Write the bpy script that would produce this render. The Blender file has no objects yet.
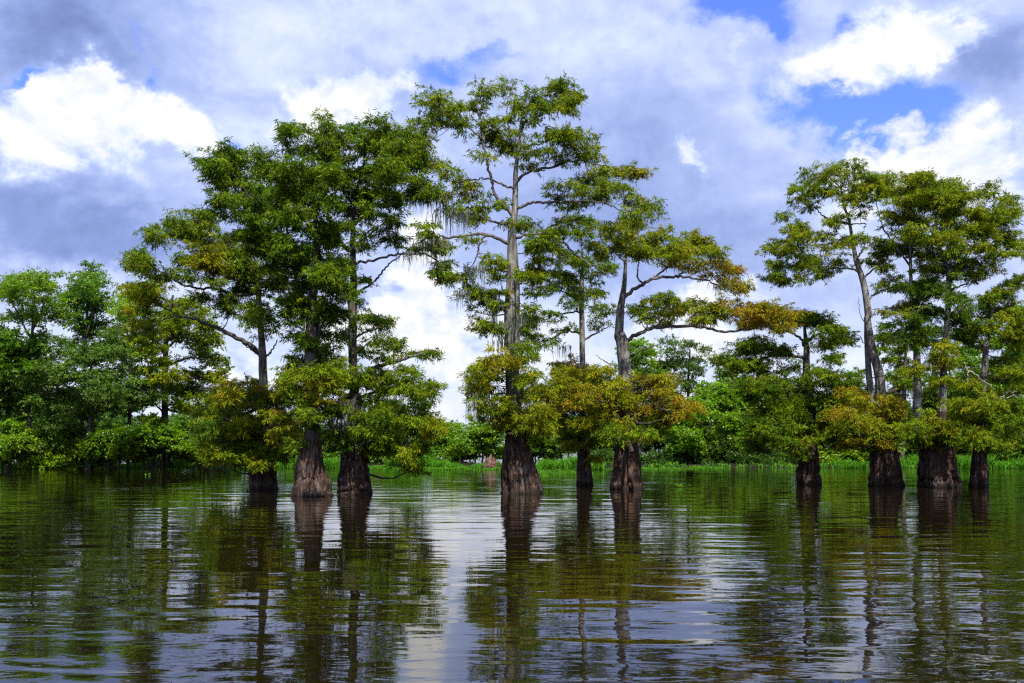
import bpy, math, random
import numpy as np

# ------------------------------------------------------------------ basics
F = 995.6            # 35 mm lens on a 36 mm sensor, 1024 px wide
HOR = 442.0          # horizon row of the photograph
CAMZ = 2.0           # eye height above the water (a small boat)
scene = bpy.context.scene
COL = scene.collection
R = np.random.default_rng(7)

def dist_of(base_y): return F * CAMZ / (base_y - HOR)
def P(px, py, D):    return np.array([(px - 512.0) / F * D, D, CAMZ + (HOR - py) / F * D])

def tag(o, label=None, cat=None, group=None, kind=None):
    if label: o['label'] = label
    if cat: o['category'] = cat
    if group: o['group'] = group
    if kind: o['kind'] = kind
    return o

def empty(name, loc):
    o = bpy.data.objects.new(name, None); o.location = loc; o.empty_display_size = .3
    COL.objects.link(o); return o

def link_mesh(name, V, faces, mat, parent=None, origin=None, attrs=None, smooth=False):
    """V (n,3) world coords; faces (m,k) int array or a list of such arrays."""
    V = np.asarray(V, dtype=np.float32)
    if origin is not None: V = V - np.asarray(origin, dtype=np.float32)
    if not isinstance(faces, list): faces = [faces]
    faces = [np.asarray(f, dtype=np.int32) for f in faces if len(f)]
    idx = np.concatenate([f.ravel() for f in faces])
    cnt = np.concatenate([np.full(len(f), f.shape[1], dtype=np.int32) for f in faces])
    me = bpy.data.meshes.new(name)
    me.vertices.add(len(V)); me.vertices.foreach_set('co', V.ravel())
    me.loops.add(len(idx)); me.loops.foreach_set('vertex_index', idx)
    me.polygons.add(len(cnt))
    st = np.concatenate([[0], np.cumsum(cnt)[:-1]]).astype(np.int32)
    me.polygons.foreach_set('loop_start', st); me.polygons.foreach_set('loop_total', cnt)
    me.polygons.foreach_set('use_smooth', np.full(len(cnt), smooth, dtype=bool))
    me.update(calc_edges=True)
    if attrs:
        for k, a in attrs.items():
            at = me.attributes.new(k, 'FLOAT', 'FACE'); at.data.foreach_set('value', np.asarray(a, dtype=np.float32))
    me.materials.append(mat)
    o = bpy.data.objects.new(name, me); COL.objects.link(o)
    if parent is not None: o.parent = parent
    return o

# ------------------------------------------------------------------ materials
def newmat(name):
    m = bpy.data.materials.new(name); m.use_nodes = True
    nt = m.node_tree; nt.nodes.clear()
    return m, nt, nt.nodes, nt.links

def ramp(N, L, src, stops, interp='LINEAR'):
    r = N.new('ShaderNodeValToRGB'); cr = r.color_ramp; cr.interpolation = interp
    while len(cr.elements) < len(stops): cr.elements.new(.5)
    for e, (p, c) in zip(cr.elements, stops): e.position = p; e.color = (*c, 1)
    L.new(src, r.inputs[0]); return r.outputs[0]

def leaf_mat(name, stops, trans=.24, rough=.6, spec=.10):
    m, nt, N, L = newmat(name)
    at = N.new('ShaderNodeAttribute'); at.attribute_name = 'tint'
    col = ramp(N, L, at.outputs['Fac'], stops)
    v = N.new('ShaderNodeAttribute'); v.attribute_name = 'vary'
    hs = N.new('ShaderNodeHueSaturation'); L.new(col, hs.inputs['Color']); L.new(v.outputs['Fac'], hs.inputs['Value'])
    hs.inputs['Saturation'].default_value = 1.0
    p = N.new('ShaderNodeBsdfPrincipled'); L.new(hs.outputs[0], p.inputs['Base Color'])
    p.inputs['Roughness'].default_value = rough; p.inputs['Specular IOR Level'].default_value = spec
    t = N.new('ShaderNodeBsdfTranslucent')
    mx = N.new('ShaderNodeMix'); mx.data_type = 'RGBA'; mx.blend_type = 'MULTIPLY'; mx.inputs[0].default_value = 1
    L.new(hs.outputs[0], mx.inputs[6]); mx.inputs[7].default_value = (1.5, 1.5, .7, 1); L.new(mx.outputs[2], t.inputs['Color'])
    ms = N.new('ShaderNodeMixShader'); ms.inputs[0].default_value = trans
    L.new(p.outputs[0], ms.inputs[1]); L.new(t.outputs[0], ms.inputs[2])
    o = N.new('ShaderNodeOutputMaterial'); L.new(ms.outputs[0], o.inputs[0])
    return m

M_CYP = leaf_mat('cypress_needles', [(0, (.034, .082, .003)), (.3, (.105, .180, .003)), (.52, (.205, .240, .004)),
                                     (.76, (.235, .185, .006)), (1, (.275, .118, .014))])
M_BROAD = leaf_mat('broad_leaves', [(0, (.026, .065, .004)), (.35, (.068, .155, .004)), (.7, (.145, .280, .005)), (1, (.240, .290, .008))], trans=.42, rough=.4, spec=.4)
M_WILLOW = leaf_mat('grey_green_leaves', [(0, (.032, .072, .007)), (.5, (.080, .155, .012)), (1, (.145, .235, .016))], trans=.3, rough=.5, spec=.25)
M_GRASS = leaf_mat('marsh_grass_blades', [(0, (.05, .16, .01)), (.6, (.085, .24, .012)), (1, (.16, .26, .02))], trans=.4)
M_MOSS = leaf_mat('spanish_moss', [(0, (.10, .115, .085)), (1, (.22, .235, .185))], trans=.25, rough=.9, spec=.05)

def bark_mat(name, dark, mid, light, wet=True, stretch=.16, scale=3.2, lichen=.35):
    m, nt, N, L = newmat(name)
    g = N.new('ShaderNodeNewGeometry')
    mp = N.new('ShaderNodeMapping'); mp.inputs['Scale'].default_value = (1, 1, stretch); L.new(g.outputs['Position'], mp.inputs[0])
    n1 = N.new('ShaderNodeTexNoise'); n1.inputs['Scale'].default_value = scale * (3.6 if wet else 2.6); n1.inputs['Detail'].default_value = 7
    n1.inputs['Roughness'].default_value = .65; n1.inputs['Distortion'].default_value = .4; L.new(mp.outputs[0], n1.inputs['Vector'])
    c = ramp(N, L, n1.outputs[0], [(.38, dark), (.54, mid), (.74, light)])
    n2 = N.new('ShaderNodeTexNoise'); n2.inputs['Scale'].default_value = 2.3; n2.inputs['Detail'].default_value = 5; L.new(g.outputs['Position'], n2.inputs['Vector'])
    lf = ramp(N, L, n2.outputs[0], [(.52, (0, 0, 0)), (.66, (lichen, lichen, lichen))])
    mx = N.new('ShaderNodeMix'); mx.data_type = 'RGBA'; L.new(lf, mx.inputs[0]); L.new(c, mx.inputs[6]); mx.inputs[7].default_value = (.36, .37, .33, 1)
    out = mx.outputs[2]; rough = .85
    p = N.new('ShaderNodeBsdfPrincipled'); p.inputs['Roughness'].default_value = rough; p.inputs['Specular IOR Level'].default_value = .25
    if wet:   # old high-water stain on the butt and the soaked band at the water line
        s = N.new('ShaderNodeSeparateXYZ'); L.new(g.outputs['Position'], s.inputs[0])
        ad = N.new('ShaderNodeMath'); ad.operation = 'MULTIPLY_ADD'; L.new(n2.outputs[0], ad.inputs[0]); ad.inputs[1].default_value = .35; L.new(s.outputs[2], ad.inputs[2])
        wf = ramp(N, L, ad.outputs[0], [(.22, (1, 1, 1)), (.42, (0, 0, 0))])
        mw = N.new('ShaderNodeMix'); mw.data_type = 'RGBA'; L.new(wf, mw.inputs[0]); L.new(out, mw.inputs[6]); mw.inputs[7].default_value = (.022, .014, .010, 1)
        out = mw.outputs[2]
    L.new(out, p.inputs['Base Color'])
    b = N.new('ShaderNodeBump'); b.inputs['Strength'].default_value = .9; b.inputs['Distance'].default_value = .05
    L.new(n1.outputs[0], b.inputs['Height']); L.new(b.outputs[0], p.inputs['Normal'])
    o = N.new('ShaderNodeOutputMaterial'); L.new(p.outputs[0], o.inputs[0])
    return m

M_BUTT = bark_mat('cypress_butt_bark', (.011, .0065, .0045), (.060, .032, .022), (.31, .19, .13), lichen=.14)  # streaky bark; palest tone raised to put sunlit streaks into the colour
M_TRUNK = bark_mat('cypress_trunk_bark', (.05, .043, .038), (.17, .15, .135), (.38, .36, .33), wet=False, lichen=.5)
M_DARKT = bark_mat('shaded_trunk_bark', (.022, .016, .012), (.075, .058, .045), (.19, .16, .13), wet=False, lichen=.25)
M_LIMB = bark_mat('limb_bark', (.045, .035, .03), (.12, .10, .088), (.27, .25, .23), wet=False, stretch=.6, lichen=.35)
M_TWIG = bark_mat('twig_bark', (.03, .022, .018), (.06, .048, .038), (.11, .09, .075), wet=False, stretch=.6, lichen=.0)
M_PALE = bark_mat('bleached_wood', (.14, .12, .10), (.34, .31, .28), (.52, .49, .45), wet=False, stretch=.6, lichen=.2)

# ------------------------------------------------------------------ tubes
def resample(pts, n):
    pts = np.asarray(pts, float)
    if len(pts) == 2:
        t = np.linspace(0, 1, n)[:, None]; return pts[0] * (1 - t) + pts[1] * t
    p = np.vstack([2 * pts[0] - pts[1], pts, 2 * pts[-1] - pts[-2]])
    m = len(pts) - 1; T = np.linspace(0, m, n); i = np.minimum(T.astype(int), m - 1); t = (T - i)[:, None]
    a, b, c, d = p[i], p[i + 1], p[i + 2], p[i + 3]
    return .5 * (2 * b + (c - a) * t + (2 * a - 5 * b + 4 * c - d) * t ** 2 + (3 * b - a - 3 * c + d) * t ** 3)

def tube(path, rad, k, flute=None):
    """path (n,3), rad (n,), k sides -> V, quads, caps ; flute(theta, i) multiplies the radius"""
    path = np.asarray(path, float); n = len(path)
    tan = np.gradient(path, axis=0); tan /= np.linalg.norm(tan, axis=1, keepdims=True) + 1e-9
    up = np.array([0, 0, 1.]) if abs(tan[0, 2]) < .8 else np.array([0, 1., 0])
    a = np.cross(tan, up); a /= np.linalg.norm(a, axis=1, keepdims=True) + 1e-9
    b = np.cross(tan, a)
    th = np.linspace(0, 2 * math.pi, k, endpoint=False)
    rr = np.asarray(rad)[:, None] * np.ones(k)
    if flute is not None: rr = rr * flute(th, n)
    V = path[:, None, :] + rr[..., None] * (np.cos(th)[None, :, None] * a[:, None, :] + np.sin(th)[None, :, None] * b[:, None, :])
    V = V.reshape(-1, 3)
    i = np.arange(n - 1)[:, None] * k; j = np.arange(k)[None, :]; j2 = (j + 1) % k
    Q = np.stack([i + j, i + j2, i + k + j2, i + k + j], -1).reshape(-1, 4)
    return V, Q

class Bag:
    def __init__(s): s.V = []; s.Q = []; s.n = 0
    def add(s, V, Q): s.V.append(V); s.Q.append(Q + s.n); s.n += len(V)
    def get(s): return np.concatenate(s.V), np.concatenate(s.Q)
    def __len__(s): return s.n

# ------------------------------------------------------------------ foliage
def unit(v): return v / (np.linalg.norm(v, axis=-1, keepdims=True) + 1e-9)

def leaves(C, dirs, nrm, ln, wd, rng, broad=False):
    """rhombic leaves; C centre-base (n,3), dirs (n,3), nrm (n,3), ln (n,), wd (n,)"""
    side = unit(np.cross(dirs, nrm))
    up = unit(np.cross(side, dirs))
    q = .42 if not broad else .5
    A = C; Bt = C + dirs * ln[:, None]
    m = C + dirs * (ln * q)[:, None] - up * (wd * .12)[:, None]
    V = np.stack([A, m + side * wd[:, None] * .5, Bt - up * (ln * .10)[:, None], m - side * wd[:, None] * .5], 1).reshape(-1, 3)
    return V

STY = {  # tuft: leaves per tuft, tuft radii (horizontal, vertical), leaf length, width, droop, tufts per square metre of blob face
    'cyp':   dict(n=112, rh=.25, rv=.19, ln=(.10, .24), wd=(.024, .044), droop=.75, dens=15.0, face=.45),
    'moss':  dict(n=1, rh=.1, rv=.1, ln=(.1, .2), wd=(.02, .04), droop=1, dens=1, face=0),
    'broad': dict(n=80, rh=.45, rv=.33, ln=(.17, .28), wd=(.11, .17), droop=.25, dens=5.5, face=.8),
    'small': dict(n=100, rh=.45, rv=.34, ln=(.14, .24), wd=(.07, .11), droop=.35, dens=6.0, face=.6),
    'fcyp':  dict(n=90, rh=.42, rv=.28, ln=(.15, .30), wd=(.06, .095), droop=.40, dens=6.0, face=.55),
}

def build_foliage(blobs, style, rng, twigs, dens=1.0, tscale=1.0):
    """blobs: list of (centre, a, b, tint, node) -> V, Q, tint, vary. twigs: Bag receiving twig tubes"""
    S = STY[style]; VV = []; TT = []; VA = []
    for c, a, b, tint, node in blobs:
        area = math.pi * a * b
        nt = max(4, int(area * S['dens'] * dens * 1.12 + rng.random()))
        # a blob is a handful of ragged clumps of unequal size with gaps between them, plus stray sprays
        nc = 6 + int(rng.integers(0, 5)); cc = unit(rng.normal(size=(nc, 3))) * (rng.random((nc, 1)) ** .5) * np.array([a * .95, a * .95, b * 1.0])
        cs = rng.uniform(.14, .42, nc); w_ = cs ** 2; pick = rng.choice(nc, nt, p=w_ / w_.sum())
        d = unit(rng.normal(size=(nt, 3))); rr = rng.random(nt) ** (1 / 2.0)
        off = cc[pick] + d * (rr * cs[pick])[:, None] * np.array([a, a, max(b, a * .6)])
        stray = rng.random(nt) < .20
        off[stray] = (unit(rng.normal(size=(nt, 3))) * (rng.random((nt, 1)) * .75 + .55) * np.array([a, a, b * 1.15]))[stray]
        off[:, 2] += b * .10
        tc = c + off
        bt = tint + rng.normal() * .03
        if twigs is not None:
            near = np.linalg.norm(tc - node, axis=1) < 6
            for t in tc[near]:
                mid = (node * .35 + t * .65) + np.array([0, 0, .10]) + rng.normal(size=3) * .07
                V, Q = tube(resample([c * .6 + node * .4, mid, t], 4), np.linspace(.014, .005, 4) * tscale, 3); twigs.add(V, Q)
        n = int(S['n'] * (.75 + .5 * rng.random()))
        N = nt * n
        base = np.repeat(tc, n, 0)
        # each tuft is itself a spray: leaflets strung along a few drooping twiglets
        k = 6
        ang = rng.random((nt, k)) * 2 * math.pi
        which = rng.integers(0, k, N); ti = np.repeat(np.arange(nt), n)
        A = ang[ti, which]; s = rng.random(N) ** .6
        reach = S['rh'] * (.6 + .8 * rng.random((nt, k)))[ti, which]
        rise = (rng.random((nt, k)) - .35)[ti, which] * S['rv'] * 2.2
        radial = np.stack([np.cos(A), np.sin(A), np.zeros(N)], 1)
        pos = base + radial * (reach * s * 1.5)[:, None]
        pos[:, 2] += rise * s - S['droop'] * .35 * reach * s * s * 1.6
        pos += rng.normal(size=(N, 3)) * np.array([.32, .32, .30]) * S['rv'] * .55
        dr = unit(radial * 1.0 + rng.normal(size=(N, 3)) * .65 + np.array([0, 0, -S['droop']]))
        nr = unit(np.array([0, 0, 1.]) * S['face'] + rng.normal(size=(N, 3)) * .6)
        ln = rng.uniform(*S['ln'], N); wd = rng.uniform(*S['wd'], N)
        VV.append(leaves(pos, dr, nr, ln, wd, rng))
        tt = bt + np.repeat(rng.normal(size=nt) * .08, n) + rng.normal(size=N) * .12
        TT.append(np.clip(tt, 0, 1))
        VA.append(np.clip(np.repeat(1 + rng.normal(size=nt) * .16, n) + rng.normal(size=N) * .10, .45, 1.6))
    V = np.concatenate(VV); Q = np.arange(len(V)).reshape(-1, 4)
    return V, Q, np.concatenate(TT), np.concatenate(VA)

def moss_strands(spots, rng):
    """spots: list of (point, spread, length, count) -> hanging ribbons"""
    VV = []
    for p, sp, ln, n in spots:
        q = p + rng.normal(size=(n, 3)) * np.array([sp, sp * .7, .06])
        l = ln * (.15 + .85 * rng.random(n) ** 1.6); w = rng.uniform(.006, .022, n)
        a = rng.random(n) * math.pi; s = np.stack([np.cos(a), np.sin(a), np.zeros(n)], 1) * w[:, None]
        seg = 3; prev = q; pw = s
        for k in range(1, seg + 1):
            nx = prev + np.stack([rng.normal(size=n) * .025, rng.normal(size=n) * .025, -l / seg], 1)
            nw = s * (1.15 - k / seg)
            VV.append(np.stack([prev - pw, prev + pw, nx + nw, nx - nw], 1).reshape(-1, 3)); prev = nx; pw = nw
    V = np.concatenate(VV); Q = np.arange(len(V)).reshape(-1, 4)
    return V, Q

# ------------------------------------------------------------------ a tree
def T(o, s, pts):      # crop coordinates -> photograph coordinates; sizes scale too
    out = []
    for p in pts:
        q = [o[0] + p[0] / s, o[1] + p[1] / s] + [v / s for v in p[2:4]] + list(p[4:])
        out.append(tuple(q))
    return out

def tree(name, label, cat, base_y, trunk, limbs=(), blobs=(), skirt=(), moss=(), style='cyp', tint=.3, skirt_tint=.5,
         mat=None, tmat=None, lmat=None, dens=1.0, depth=1.0, back=.5, group=None, seed=1, flute=.16, stems=(), dead=(),
         split=None, D=None, skirt_dens=None):
    rng = np.random.default_rng(seed)
    D = D or dist_of(base_y); k = D / F
    base = P(trunk[0][0], base_y, D); base[2] = 0; base[1] += trunk[0][2] * k * .5
    Dc = base[1]; k = Dc / F
    root = empty(name, base); tag(root, label, cat, group)
    # trunk, from below the water up
    pts = [P(p[0], p[1], Dc) for p in trunk]; rad = [p[2] * .5 * k * .95 for p in trunk]
    pts[0][2] = min(pts[0][2], 0)
    pts = [pts[0] + np.array([0, 0, -.6])] + pts; rad = [rad[0] * 1.06] + rad
    n = 70
    path = resample(pts, n); rr = np.interp(np.linspace(0, len(rad) - 1, n), np.arange(len(rad)), rad)
    wob = rng.normal(size=(n, 2)); ker = np.ones(7) / 7
    for c in range(2): path[:, c] += np.convolve(wob[:, c], ker, 'same') * rr * .18
    ph = rng.random(8) * 6.28; fr = np.array([6, 9, 11, 15, 19, 3, 13, 25]); top = path[:, 2]
    am = flute * np.clip(1.15 - top / 4.6, .12, 1)
    def fl(th, n):
        g = np.zeros((n, len(th)))
        for q in range(8):
            g += (1 - 2 * np.abs(np.cos(.5 * (fr[q] * th[None] + ph[q] + (.5 + .25 * q) * np.sin(top[:, None] * .7 + ph[q - 1]))))) / (1 + .42 * q ** .8)
        return 1 + am[:, None] * (g / 1.6) + rng.normal(size=g.shape) * .018
    split = split if split is not None else 3.4
    butt = path[:, 2] < split
    V, Q = tube(path, rr, 56, fl)
    if tmat is None: tmat = M_TRUNK
    sp = int(butt.sum())
    tr = link_mesh('trunk', V, Q, M_BUTT if flute > .05 else tmat, root, base, smooth=True)
    tr.data.materials.append(tmat)
    mi = (V[Q].mean(1)[:, 2] > split).astype(np.int32) if flute > .05 else np.ones(len(Q), dtype=np.int32)
    tr.data.polygons.foreach_set('material_index', mi)
    # skeleton nodes (photo x, photo y, point, radius)
    nodes = []
    def addn(pth, r):
        for p_, r_ in zip(pth, r):
            nodes.append((512 + p_[0] / p_[1] * F, HOR - (p_[2] - CAMZ) / p_[1] * F, p_, r_))
    addn(path[4:], rr[4:])
    for s in stems:      # a second stem
        sp_ = [P(p[0], p[1], Dc) + np.array([0, .25, 0]) for p in s]; r_ = np.array([p[2] * .5 * k for p in s])
        pa = resample(sp_, 30); ra = np.interp(np.linspace(0, len(r_) - 1, 30), np.arange(len(r_)), r_)
        V, Q = tube(pa, ra, 14, lambda th, n: 1 + rng.normal(size=(n, len(th))) * .04)
        link_mesh('stem', V, Q, tmat, root, base, smooth=True); addn(pa, ra)
    lm = lmat or M_LIMB
    for li, l in enumerate(limbs):
        w0, w1, pp = l[0], l[1], l[2]
        dz = (rng.random() - .5) * 2 * depth
        L_ = [P(p[0], p[1], Dc) for p in pp]
        start = min(nodes, key=lambda q: (q[0] - pp[0][0]) ** 2 + (q[1] - pp[0][1]) ** 2)[2]
        run = np.cumsum([0] + [math.dist(pp[i][:2], pp[i + 1][:2]) for i in range(len(pp) - 1)]); tot = run[-1] * k
        out = []
        for i, p in enumerate(pp):
            t = run[i] / run[-1]; y = start[1] + dz * .45 * tot * t
            out.append(P(p[0], p[1], y))
        out[0] = start * .6 + out[0] * .4
        m = 9 + 4 * len(pp)
        pa = resample(out, m); pa[1:-1] += rng.normal(size=(m - 2, 3)) * .025
        ra = np.linspace(1, 0, m) ** .85 * (w0 - w1) * .5 * k * .74 + w1 * .5 * k
        ra[0] *= 1.45; ra[1] *= 1.2
        V, Q = tube(pa, ra, 8, lambda th, n: 1 + rng.normal(size=(n, len(th))) * .07)
        link_mesh('limb', V, Q, lm, root, base, smooth=True); addn(pa[2:], ra[2:])
    for d in dead:       # bare bleached branch
        pp = d[2]; out = [P(p[0], p[1], Dc - .9) for p in pp]
        pa = resample(out, 16); pa[1:] += rng.normal(size=(15, 3)) * .03
        V, Q = tube(pa, np.linspace(d[0], d[1], 16) * .5 * k, 6)
        link_mesh('dead_branch', V, Q, M_PALE, root, base, smooth=True)
    NX = np.array([[q[0], q[1]] for q in nodes]); NP = np.array([q[2] for q in nodes]); NR = np.array([q[3] for q in nodes])
    tx = np.interp
    def place(bl, tdef, bk, lo):
        out = []; br = []
        for b in bl:
            px, py, rx, ry = b[:4]; ti = b[4] if len(b) > 4 else tdef
            dx = NX[:, 0] - px; dy = NX[:, 1] - py
            cost = dx ** 2 + dy ** 2 * np.where(dy < 0, 2.2, .8)
            j = int(np.argmin(cost)); node = NP[j]
            off = abs(px - np.interp(0, [0], [trunk[-1][0]])) * k
            sig = (.25 + .9 * rx * k) * depth if not lo else (.35 + 1.1 * rx * k)
            reps = 1 + (1 if rng.random() < bk else 0) + (1 if rng.random() < bk - 1 else 0)
            for r_ in range(reps):
                y = node[1] + rng.normal() * sig * (1 if r_ == 0 else 2.2) - (.45 if lo else 0)
                jx = 0 if r_ == 0 else rng.normal() * rx * .35; jy = 0 if r_ == 0 else rng.normal() * ry * .3
                c = P(px + jx, py + jy, y)
                out.append((c, rx * k * .98, ry * k * 1.02, ti, node)); br.append((node, c, NR[j]))
        return out, br
    branches = Bag(); 
    def grow(br):
        for a, c, r in br:
            L_ = np.linalg.norm(c - a)
            if L_ < .05: continue
            m = (a + c) / 2 + np.array([0, 0, -.10 * L_]) + rng.normal(size=3) * .06 * L_
            r0 = min(r * .5, .012 + .016 * L_)
            V, Q = tube(resample([a, m, c], 6), np.linspace(r0, .008, 6), 5); branches.add(V, Q)
    mat = mat or M_CYP
    if blobs:
        bl, br = place(blobs, tint, back, False); grow(br)
        V, Q, t, v = build_foliage(bl, style, rng, branches, dens)
        crown_ob = link_mesh('crown', V, Q, mat, root, base, {'tint': t, 'vary': v})
    if skirt:
        bl, br = place([tuple(q[:4]) + (((q[4] if len(q) > 4 else skirt_tint) * .92 - .03 + rng.normal() * .09),) for q in skirt if rng.random() > .14] + [(q[0] + rng.normal() * 4, q[1] + rng.normal() * 9 + 3, q[2] * .6, q[3] * .6, skirt_tint * .85) for q in skirt if rng.random() < .35], skirt_tint, back + .6, True); grow(br)
        V, Q, t, v = build_foliage([(c, ra * 1.05, rb * 1.2, ti, nd) for c, ra, rb, ti, nd in bl], style, rng, branches, (skirt_dens or dens) * .95)
        link_mesh('lower_foliage', V, Q, mat, root, base, {'tint': t, 'vary': v})
    if len(branches): V, Q = branches.get(); link_mesh('branches', V, Q, M_TWIG, root, base)
    if moss:
        sp_ = []
        for (px, py, w, ln, c) in moss:
            j = int(np.argmin((NX[:, 0] - px) ** 2 + (NX[:, 1] - py) ** 2)); y = NP[j][1] - .15
            sp_.append((P(px, py, y), w * .5 * k, ln * k, c))
        V, Q = moss_strands(sp_, rng)
        mo = link_mesh('hanging_moss', V, Q, M_MOSS, crown_ob, base, {'tint': rng.random(len(Q)), 'vary': rng.uniform(.7, 1.2, len(Q))}); mo['kind'] = 'stuff'
    return root

# ------------------------------------------------------------------ the cypresses standing in the water
G_CYP = 'bald cypresses standing in the open water'
c2 = ((120, 100), 3.103); c3 = ((190, 300), 3.254); c4 = ((400, 60), 3.104); c5 = ((420, 270), 2.846)
c6 = ((560, 200), 3.104); c7 = ((680, 280), 3.105); c8 = ((764, 150), 3.415); cR = ((824, 320), 3.795); c1 = ((0, 240), 2.625)
def TT(c, pts): return T(c[0], c[1], pts)
def LM(c, ls):  return [(l[0] / c[1], l[1] / c[1], TT(c, l[2])) for l in ls]

# centre: the tall one with the open crown
tree('bald_cypress', 'tallest bald cypress with an airy spreading crown and grey limbs, standing alone in the middle', 'cypress tree', 494,
     TT(c5, [(285, 637, 122), (284, 600, 114), (281, 545, 92), (274, 490, 70), (267, 430, 52), (263, 340, 42), (262, 220, 42), (262, 110, 47)]) +
     TT(c4, [(350, 640, 38), (348, 540, 27), (355, 470, 21), (358, 400, 17), (360, 330, 14), (370, 270, 11), (375, 200, 8), (388, 130, 5), (400, 100, 3)]),
     limbs=LM(c4, [(15, 3, [(345, 480), (310, 440), (285, 385), (270, 320), (258, 250), (250, 200), (235, 140)]),
                   (9, 3, [(352, 400), (310, 385), (270, 368), (220, 372), (165, 378)]),
                   (12, 3, [(360, 380), (400, 347), (470, 333), (540, 313), (610, 322), (690, 342)]),
                   (12, 3, [(357, 470), (400, 447), (460, 442), (540, 440), (620, 442), (685, 466)]),
                   (15, 3, [(340, 575), (290, 550), (240, 540), (150, 552), (100, 547), (40, 575)]),
                   (9, 2, [(265, 545), (245, 580), (235, 620), (200, 665)]),
                   (6, 2, [(120, 550), (60, 598), (0, 602)]),
                   (7, 2, [(100, 575), (120, 640), (140, 683)]),
                   (12, 2, [(355, 552), (420, 540), (490, 557), (540, 600), (600, 640), (650, 668)]),
                   (8, 2, [(375, 215), (400, 180), (450, 140), (500, 100), (540, 80)]),
                   (8, 2, [(258, 245), (200, 200), (130, 150)]),
                   (8, 2, [(430, 540), (480, 510), (515, 475), (560, 400)]),
                   (9, 2, [(320, 512), (260, 490), (215, 445), (175, 440)]),
                   (7, 2, [(365, 300), (340, 230), (330, 150), (345, 100)]),
                   (7, 2, [(368, 270), (430, 262), (500, 245), (570, 275)])]),
     blobs=TT(c4, [(515, 75, 42, 30), (460, 90, 40, 26), (400, 100, 40, 28), (340, 90, 42, 32), (250, 95, 42, 32), (240, 135, 36, 30), (380, 148, 50, 30), (450, 145, 40, 28),
                   (530, 108, 34, 30), (500, 135, 36, 26), (90, 120, 30, 30), (130, 140, 38, 34), (110, 185, 42, 34), (170, 165, 42, 36), (60, 205, 34, 28), (70, 250, 34, 24, .5),
                   (200, 195, 36, 26), (260, 200, 40, 32), (300, 240, 50, 32), (340, 262, 50, 34), (400, 270, 52, 30), (450, 250, 46, 28), (500, 235, 46, 28), (550, 245, 44, 30),
                   (580, 280, 42, 28), (520, 290, 50, 26), (455, 300, 40, 22), (600, 310, 44, 24), (250, 300, 36, 22), (120, 325, 42, 20, .4), (60, 320, 40, 26), (165, 350, 34, 24),
                   (190, 395, 44, 30, .5), (230, 420, 44, 28, .5), (165, 450, 36, 30), (140, 425, 28, 26, .5), (245, 462, 40, 26), (640, 337, 38, 20), (690, 345, 36, 20, .5), (742, 350, 32, 15, .6),
                   (600, 372, 42, 24), (650, 385, 40, 24), (700, 400, 36, 24), (560, 400, 42, 24), (510, 392, 42, 24), (480, 430, 40, 18), (540, 440, 46, 22), (600, 430, 44, 24), (720, 430, 40, 26),
                   (765, 460, 36, 26), (795, 478, 26, 26), (735, 482, 34, 28), (360, 512, 40, 24), (400, 508, 38, 22), (250, 500, 36, 20), (80, 540, 34, 26), (120, 585, 30, 34), (40, 582, 34, 10),
                   (145, 640, 24, 30), (205, 660, 26, 20), (270, 615, 30, 28), (230, 560, 30, 16), (300, 640, 24, 24), (330, 440, 20, 18), (400, 330, 24, 14), (415, 590, 44, 34), (440, 560, 36, 24), (500, 515, 34, 22), (440, 640, 42, 36), (490, 600, 34, 22), (410, 200, 26, 20), (330, 180, 30, 24)]) +
           TT(c5, [(80, 20, 26, 14), (130, 50, 28, 26), (165, 85, 26, 34), (178, 165, 16, 22), (155, 120, 20, 24), (200, 20, 34, 12), (235, 60, 14, 20), (300, 20, 26, 14), (320, 60, 18, 16), (230, 110, 16, 22), (300, 110, 16, 18), (225, 170, 16, 18), (300, 165, 18, 16), (330, 30, 20, 14)]),
     skirt=TT(c5, [(160, 245, 26, 18), (200, 265, 28, 20), (250, 262, 34, 22), (300, 258, 34, 22), (180, 300, 34, 20), (150, 345, 26, 16), (215, 320, 30, 24), (260, 332, 36, 26, .45), (320, 318, 38, 26),
                   (350, 350, 36, 26), (170, 395, 22, 30), (230, 392, 34, 28, .45), (290, 400, 38, 30, .5), (340, 402, 38, 30), (365, 432, 30, 20, .7), (250, 440, 34, 24, .35), (300, 440, 34, 26, .4), (345, 462, 28, 22, .35), (300, 220, 18, 24, .3)]),
     moss=TT(c5, [(212, 60, 14, 150, 110), (205, 90, 12, 80, 40), (275, 130, 34, 80, 160), (245, 150, 30, 90, 150), (262, 200, 46, 90, 220), (160, 300, 30, 150, 130), (185, 330, 26, 100, 70), (172, 380, 30, 60, 70), (230, 420, 30, 60, 60), (120, 60, 30, 60, 40)]) +
          TT(c4, [(110, 420, 50, 80, 140), (170, 470, 60, 90, 150), (100, 560, 60, 80, 120), (240, 640, 40, 80, 80), (730, 480, 60, 50, 80), (80, 300, 50, 50, 60), (600, 350, 80, 40, 60), (30, 600, 60, 50, 60)]),
     tint=.36, skirt_tint=.58, dens=.78, depth=.8, back=.25, group=G_CYP, seed=11)

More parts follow.
